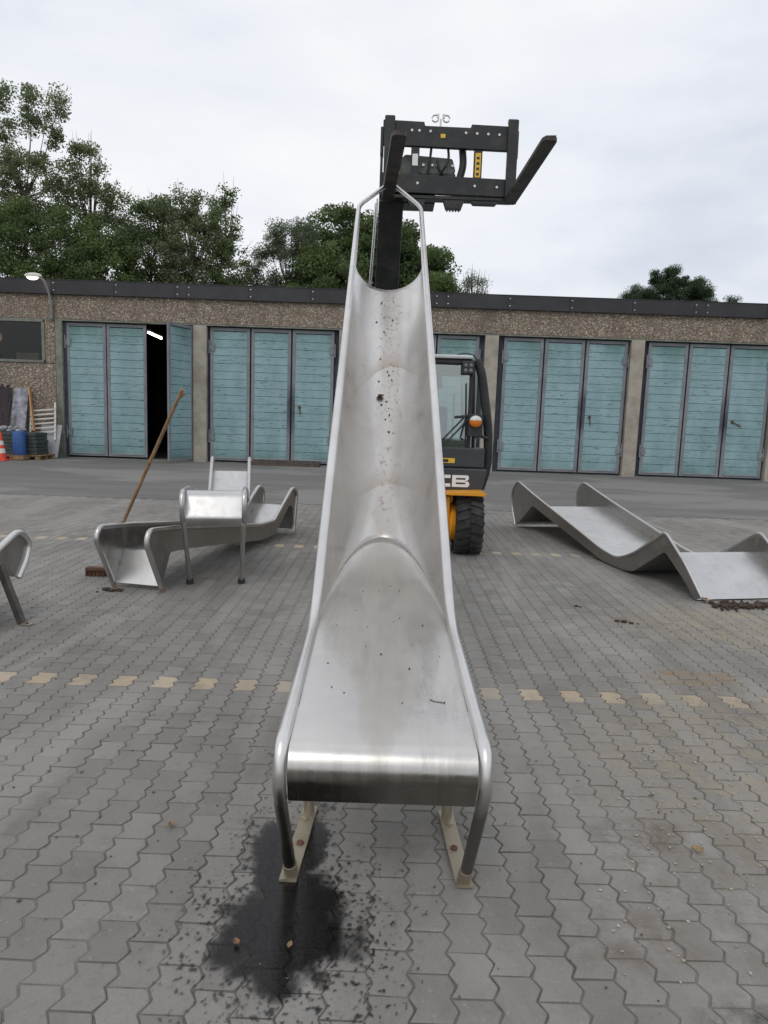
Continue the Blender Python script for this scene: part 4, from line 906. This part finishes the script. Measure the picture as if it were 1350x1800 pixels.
b = MB(); b.beam((-11.16, 21.42, 0.80), (-11.22, 21.86, 2.08), 0.46, 0.03, (0, 1, 0)); build('panel_board', b, grainy('torn_print', (0.22, 0.22, 0.26), 0.6, 0.7, 5, dirt=(0.03, 0.03, 0.05), dirt_amt=0.9), t)
b = MB(); b.beam((-11.215, 21.775, 1.84), (-11.222, 21.83, 2.0), 0.36, 0.012, (0, 1, 0)); build('dark_pane', b, M_BLACK, t)
b = MB()
for i in range(7): b.tube([(-11.78 + i * 0.055, 21.36 + 0.03 * math.sin(i * 2), 0.8), (-11.80 + i * 0.055 + 0.02 * math.sin(i), 21.60, 1.5), (-11.84 + i * 0.055, 21.80, 2.12 + 0.06 * math.sin(i * 1.7))], [0.05, 0.042, 0.035], 8)
build('rolled_fabric', b, grainy('dark_cloth', (0.04, 0.03, 0.035), 0.9, 0.5, 14), label='dark rolled cloth standing at the far left of the pallet', cat='cloth', bevel=0.02)
b = MB()
for i in range(26): b.ball((random.uniform(-11.6, -10.62), PYY + random.uniform(-0.25, 0.25), 0.80 + random.uniform(0, 0.12)), random.uniform(0.04, 0.10), 7, (1.2, 1, 0.6))
build('rag_pile', b, grainy('pale_rags', (0.30, 0.31, 0.34), 0.9, 0.5, 10), kind='stuff', label='grey and white rags heaped on the plank stack', cat='rags')
t = thing('traffic_cone', 'red and white striped traffic cone at the far left edge', 'traffic cone', (-10.86, 19.9, 0))
b = MB(); b.box(-11.06, -10.66, 19.7, 20.1, 0.0, 0.04); build('base', b, M_RED, t, bevel=0.01)
def ring(z0, z1): 
    r0 = 0.155 - 0.125 * z0 / 0.75; r1 = 0.155 - 0.125 * z1 / 0.75; q = MB(); q.lathe([(0, z0 + 0.041), (r0, z0 + 0.041), (r1, z1 + 0.041), (0, z1 + 0.041)], (-10.86, 19.9, 0), 'z', 18); return q
for z0, z1, mt, nm in ((0, 0.17, M_RED, 'cone_body'), (0.171, 0.30, M_WHITEP, 'white_band'), (0.301, 0.40, M_RED, 'cone_body'), (0.401, 0.52, M_WHITEP, 'white_band'), (0.521, 0.75, M_RED, 'cone_body')): build(nm, ring(z0, z1), mt, t, smooth=40)

# ================================================================== LITTER
def scatter(name, n, area, sizes, mat, label, cat, flat=0.25, thr=None):
    b = MB(); i = 0
    while i < n:
        x, y = area()
        s_ = random.choice(sizes); b.ball((x, y, 0.001 + s_ * flat), s_, 5, (random.uniform(0.5, 1.4), random.uniform(0.5, 1.4), flat)); i += 1
    return build(name, b, mat, kind='stuff', label=label, cat=cat)
M_SOIL = grainy('dark_soil', (0.055, 0.035, 0.025), 0.95, 0.5, 30); M_PALE = grainy('pale_chips', (0.36, 0.32, 0.24), 0.9, 0.4, 60); M_YLEAF = grainy('yellow_leaves', (0.27, 0.20, 0.10), 0.8, 0.4, 30)
def soil_area():
    t_ = random.random(); return (3.02 + t_ * 1.0 + random.gauss(0, 0.04), 6.22 + 0.16 * t_ + random.gauss(0, 0.06))
scatter('soil_spill', 520, soil_area, (0.005, 0.008, 0.012, 0.018, 0.024), M_SOIL, 'dark soil and roots spilled at the near end of the wide slide', 'soil', 0.6)
scatter('wood_chips', 2300, lambda: ((lambda y: (random.uniform(0.35, 0.60) * y, y))(random.triangular(1.7, 6.5, 4.2))), (0.002, 0.003, 0.004, 0.006), M_PALE, 'pale chips and seeds strewn over the paving at the right', 'litter')
scatter('grit', 420, lambda: ((lambda y: (random.uniform(-0.56, 0.56) * y, y))(random.uniform(1.65, 8))), (0.002, 0.003, 0.005, 0.007), grainy('grit', (0.10, 0.075, 0.06), 0.9, 0.6, 30), 'scattered dark grit on the paving', 'grit')
def clod(pts, label):
    b = MB()
    for x, y, s_ in pts: b.ball((x, y, s_ * 0.4), s_, 7, (1.3, 0.8, 0.5))
    build('soil_clods', b, M_SOIL, kind='stuff', label=label, cat='soil clods', smooth=60)
clod([(1.94, 5.62, 0.02), (1.99, 5.60, 0.025), (2.04, 5.575, 0.018), (2.09, 5.56, 0.01)], 'long dark clod of soil on the paving nearest the wide slide')
clod([(-2.42, 6.05, 0.035), (-2.36, 6.02, 0.03), (-2.30, 6.04, 0.03), (-2.47, 5.98, 0.012)], 'black muck clump at the left foot of the grimy slide')
clod([(1.72, 6.05, 0.018), (1.75, 6.03, 0.012)], 'small dark soil crumb between the truck and the wide slide')
def leaf(x, y, s_, mat, label, rot):
    b = MB(); n = 7
    rows_ = []
    for i in range(n):
        f_ = i / (n - 1); w = s_ * 0.42 * math.sin(math.pi * min(1, f_ * 0.9 + 0.05)); z = 0.006 + 0.012 * abs(f_ - 0.5)
        rows_.append([(-w, f_ * s_ - s_ / 2, z + 0.008), (0, f_ * s_ - s_ / 2, z), (w, f_ * s_ - s_ / 2, z + 0.010)])
    b.grid(rows_); build('fallen_leaf', b, mat, label=label, cat='leaf', loc=(x, y, 0), rot=(0, 0, rot), solid=0.0012, group='dead leaves on the paving')
leaf(-0.40, 1.935, 0.020, grainy('orange_leaf', (0.30, 0.16, 0.09), 0.7, 0.3, 60), 'small orange leaf lying in the wet patch', 0.9)
leaf(-0.24, 1.93, 0.018, M_YLEAF, 'thin yellow leaf in the wet patch below the slide', -0.4)
leaf(1.235, 2.49, 0.04, M_YLEAF, 'tan leaf on the paving at the right edge below the chips', 1.3)
leaf(-0.78, 2.53, 0.03, M_YLEAF, 'narrow yellow leaf in a joint left of the wet patch', 0.3)

# ================================================================== TREES
def leaf_mat(name, c0, c1):
    m = Mat(name); a = m.n('ShaderNodeAttribute', attribute_name='tone').outputs['Fac']
    c = m.ramp(a, [(0.0, c0), (1.0, c1)]); m.set(Base_Color=c, Roughness=0.6)
    tl = m.n('ShaderNodeBsdfTranslucent'); m.l(m.mix(0.5, c, (0.10, 0.16, 0.03)), tl.inputs[0]); ms = m.n('ShaderNodeMixShader'); ms.inputs[0].default_value = 0.5
    m.l(m.p.outputs[0], ms.inputs[1]); m.l(tl.outputs[0], ms.inputs[2]); m.l(ms.outputs[0], m.out.inputs[0]); return m.m
L_DARK = leaf_mat('leaf_dark', (0.068, 0.110, 0.048), (0.19, 0.25, 0.10)); L_MID = leaf_mat('leaf_mid', (0.085, 0.135, 0.055), (0.22, 0.29, 0.115))
L_GREY = leaf_mat('leaf_grey_green', (0.11, 0.14, 0.095), (0.23, 0.265, 0.18)); L_PINE = leaf_mat('pine_needles', (0.022, 0.045, 0.028), (0.060, 0.095, 0.050)); L_BRN = leaf_mat('leaf_olive', (0.13, 0.165, 0.095), (0.28, 0.32, 0.18))
M_BARK = grainy('bark', (0.10, 0.085, 0.065), 0.9, 0.4, 6)
def tree(name, label, x, y, top, lobes, mat, per=90, clump=0.45, nclump=120, ls=(0.06, 0.12), trunk_r=0.2, group=None, twigs=0.0, base=0.0, needle=False, spread=1.0):
    per = int(per * 2.3); ls = (ls[0] * 0.60, ls[1] * 0.62); clump *= 1.22; nclump = int(nclump * 1.35)
    root = thing(name, label, 'tree', (x, y, 0), 0, group)
    tot = sum((l[3] * l[4]) for l in lobes); cents = []
    for (cx_, cy_, cz_, rx, rz, ry) in lobes:
        k = max(3, int(nclump * rx * rz / tot))
        for _ in range(k):
            d = RNG.normal(size=3); d /= np.linalg.norm(d); rr_ = RNG.uniform(0.25, 1.0) ** 0.45
            wob = 1 + 0.25 * noise.noise((d[0] * 2 + cx_, d[1] * 2, d[2] * 2 + cz_))
            cents.append((x + cx_ + d[0] * rx * rr_ * wob, y + cy_ + d[1] * ry * rr_ * wob, cz_ + d[2] * rz * rr_ * wob))
    cents = np.array(cents); cents = cents[cents[:, 2] > 2.0]
    # branches
    b = MB(); h = top * 0.72; pts = [(x + 0.12 * math.sin(i * 1.3), y + 0.1 * math.cos(i * 1.7), h * i / 6) for i in range(7)]
    b.tube(pts, [trunk_r * (1 - 0.75 * i / 6) for i in range(7)], 8)
    build('trunk', b, M_BARK, root, smooth=50)
    b = MB(); sel = RNG.choice(len(cents), size=min(len(cents), 70), replace=False)
    for i in sel:
        c = cents[i]; zb = max(1.2, min(h * 0.98, c[2] - 0.5 - 0.35 * math.hypot(c[0] - x, c[1] - y))); a = Vector((x, y, zb)); e = Vector(c); m_ = (a + e) / 2 + Vector((0, 0, -0.15 * (e - a).length))
        L = (e - a).length; ext = e + (e - m_).normalized() * clump * (0.4 + twigs)
        b.tube([a, m_, e, ext], [0.02 + 0.006 * L, 0.012 + 0.003 * L, 0.009, 0.004], 5, caps=False)
    build('branches', b, M_BARK, root)
    n = len(cents); m_per = per; N = n * m_per
    sc = np.repeat(RNG.uniform(0.55, 1.25, n) * clump, m_per)
    off = RNG.normal(size=(N, 3)); off /= np.linalg.norm(off, axis=1)[:, None]; off *= (RNG.uniform(0, 1, N) ** 0.5)[:, None] * sc[:, None]; off[:, 2] *= 0.72; off[:, 0] *= spread
    P = np.repeat(cents, m_per, axis=0) + off
    nr = RNG.normal(size=(N, 3)); nr[:, 2] += 0.6; nr /= np.linalg.norm(nr, axis=1)[:, None]
    t1 = np.cross(nr, RNG.normal(size=(N, 3))); t1 /= np.linalg.norm(t1, axis=1)[:, None]; t2 = np.cross(nr, t1)
    s_ = RNG.uniform(ls[0], ls[1], N)[:, None]; asp = 0.28 if needle else 0.62
    V = np.stack([P - t1 * s_, P - t2 * s_ * asp, P + t1 * s_, P + t2 * s_ * asp], axis=1).reshape(-1, 3) - np.array([x, y, 0])
    me = bpy.data.meshes.new('crown'); me.vertices.add(4 * N); me.vertices.foreach_set('co', V.astype(np.float32).ravel())
    me.loops.add(4 * N); me.loops.foreach_set('vertex_index', np.arange(4 * N, dtype=np.int32)); me.polygons.add(N); me.polygons.foreach_set('loop_start', np.arange(0, 4 * N, 4, dtype=np.int32))
    me.update(calc_edges=True)
    tn = np.clip(np.repeat(RNG.uniform(0, 1, n), m_per) * 0.7 + RNG.uniform(0, 0.3, N), 0, 1); at = me.attributes.new('tone', 'FLOAT', 'POINT'); at.data.foreach_set('value', np.repeat(tn, 4).astype(np.float32))
    me.materials.append(mat); o = bpy.data.objects.new('crown', me); COL.objects.link(o); o.parent = root; return root
GL = 'trees behind the left part of the garage'
# lobes: (dx, dy, z, rx, rz, ry); rows at y about 33-38
k = 34 / 30.0
def zz(z): return 1.6 + (z - 1.6) * k
tree('poplar_tree', 'tallest loose-crowned tree at the upper left corner', -17.0, 34, zz(13.9), [(-0.9, 0, zz(12.9), 0.42, 1.6, 0.5), (0.4, 0, zz(13.0), 0.45, 1.5, 0.5), (1.5, 0, zz(12.9), 0.42, 1.6, 0.5), (0.1, 0, zz(10.4), 2.4, 1.6, 1.5), (0, 0, zz(8.6), 2.6, 1.3, 1.8)], L_BRN, 60, 0.42, 170, group=GL, twigs=0.8)
tree('poplar_tree', 'tall thin-topped tree right of the tallest one at the left', -14.2, 34.5, zz(12.2), [(-0.1, 0, zz(11.3), 0.8, 1.2, 0.8), (0.2, 0, zz(9.8), 1.5, 1.1, 1.2), (0.4, 0, zz(8.6), 1.8, 1.1, 1.3)], L_BRN, 52, 0.40, 95, group=GL, twigs=1.2)
tree('broadleaf_tree', 'dense dark green tree filling the lower left behind the lamp', -15.6, 33, zz(9.9), [(0, 0, zz(7.9), 3.4, 1.9, 1.8), (-1.2, 0, zz(6.2), 3.6, 1.7, 1.8), (2.4, 0, zz(6.6), 1.8, 1.6, 1.4)], L_MID, 80, 0.5, 230, group=GL)
tree('broadleaf_tree', 'mid-height tree with pale stems above the open garage door', -11.6, 35, zz(10.6), [(0, 0, zz(9.4), 1.5, 1.1, 1.2), (0.3, 0, zz(7.9), 2.1, 1.4, 1.5), (0, 0, zz(6.4), 2.5, 1.4, 1.5)], L_DARK, 60, 0.45, 170, group=GL, twigs=0.6)
tree('broadleaf_tree', 'spreading tree with a flat top left of the lone sapling', -9.3, 34, zz(10.3), [(-0.7, 0, zz(9.7), 1.3, 0.8, 1.0), (0.5, 0, zz(9.5), 1.2, 0.8, 1.0), (0.2, 0, zz(8.2), 1.9, 1.2, 1.4), (0.2, 0, zz(6.6), 2.2, 1.5, 1.5)], L_BRN, 55, 0.42, 150, group=GL, twigs=0.7)
tree('sapling', 'thin sparse sapling standing alone right of the left tree group', -7.45, 33, zz(10.6), [(-0.05, 0, zz(10.0), 0.4, 0.7, 0.4), (-0.1, 0, zz(8.6), 0.75, 1.0, 0.7), (0.1, 0, zz(7.2), 1.1, 1.1, 0.9), (0, 0, zz(6.0), 1.3, 0.8, 0.9)], L_DARK, 34, 0.30, 75, group=GL, twigs=1.6, trunk_r=0.09)
tree('shrub', 'low bright green bush showing just above the roof edge behind the second bay', -10.3, 32, 6.6, [(0, 0, 5.2, 2.6, 0.9, 0.9), (-4, 0, 5.3, 2.6, 0.8, 0.9)], L_MID, 80, 0.42, 90, group=GL)
GM = 'trees behind the middle of the garage'
tree('chestnut_tree', 'large dark round-crowned tree behind the top of the slide', -0.9, 35.5, zz(10.4), [(-1.6, 0, zz(9.4), 1.6, 1.0, 1.4), (0.6, 0, zz(9.0), 1.8, 1.1, 1.5), (-0.5, 0, zz(7.8), 3.3, 1.4, 2.0), (2.1, 0, zz(7.6), 1.9, 1.5, 1.4), (-0.2, 0, zz(6.2), 4.6, 1.3, 2.0)], L_DARK, 105, 0.50, 260, ls=(0.08, 0.15), group=GM)
tree('birch_tree', 'grey-green feathery birch at the left side of the middle tree group', -4.9, 34.5, zz(9.5), [(0.3, 0, zz(8.7), 1.4, 1.1, 1.2), (-0.2, 0, zz(7.5), 1.9, 1.3, 1.4), (-0.6, 0, zz(6.2), 2.1, 1.3, 1.4)], L_GREY, 90, 0.38, 190, ls=(0.04, 0.08), group=GM)
tree('broadleaf_tree', 'mid green tree filling the gap between birch and round-crowned tree', -3.0, 33.5, zz(8.6), [(0, 0, zz(7.0), 1.9, 1.4, 1.4), (0.2, 0, zz(5.9), 2.6, 1.1, 1.4)], L_MID, 80, 0.45, 130, group=GM)
tree('broadleaf_tree', 'bright green lower tree right of the slide top', 2.1, 34, zz(7.9), [(-0.2, 0, zz(6.6), 1.2, 1.1, 1.1), (0.4, 0, zz(5.9), 1.5, 1.0, 1.1)], L_MID, 80, 0.40, 110, group=GM)
tree('shrub', 'wispy grey shrub at the right end of the middle tree group', 3.75, 33, zz(7.4), [(0, 0, zz(6.7), 0.65, 0.75, 0.6), (0, 0, zz(5.6), 0.7, 0.7, 0.6)], L_GREY, 40, 0.24, 60, ls=(0.03, 0.06), group=GM, twigs=1.2, trunk_r=0.06)
tree('pine_tree', 'dark pine top rising alone above the right roof edge', 13.0, 34, zz(8.1), [(-0.2, 0, zz(7.5), 0.7, 0.65, 0.7), (-1.4, 0, zz(6.7), 0.8, 0.6, 0.8), (1.0, 0, zz(7.1), 0.75, 0.75, 0.8), (0.1, 0, zz(6.5), 2.0, 0.85, 1.2), (0, 0, zz(5.2), 2.3, 0.8, 1.2)], L_PINE, 130, 0.27, 330, ls=(0.05, 0.09), needle=True, trunk_r=0.16, twigs=0.3)
tree('pine_tree', 'low pine tips peeping over the roof right of the tall pine', 15.6, 34.5, zz(6.9), [(-0.7, 0, zz(6.75), 0.40, 0.55, 0.5), (0.7, 0, zz(6.65), 0.5, 0.4, 0.5), (0, 0, zz(5.8), 1.4, 0.55, 0.8)], L_PINE, 110, 0.22, 60, ls=(0.05, 0.09), needle=True, trunk_r=0.12, twigs=0.3)
print('TRIS', sum(len(m.polygons) for m in bpy.data.meshes))
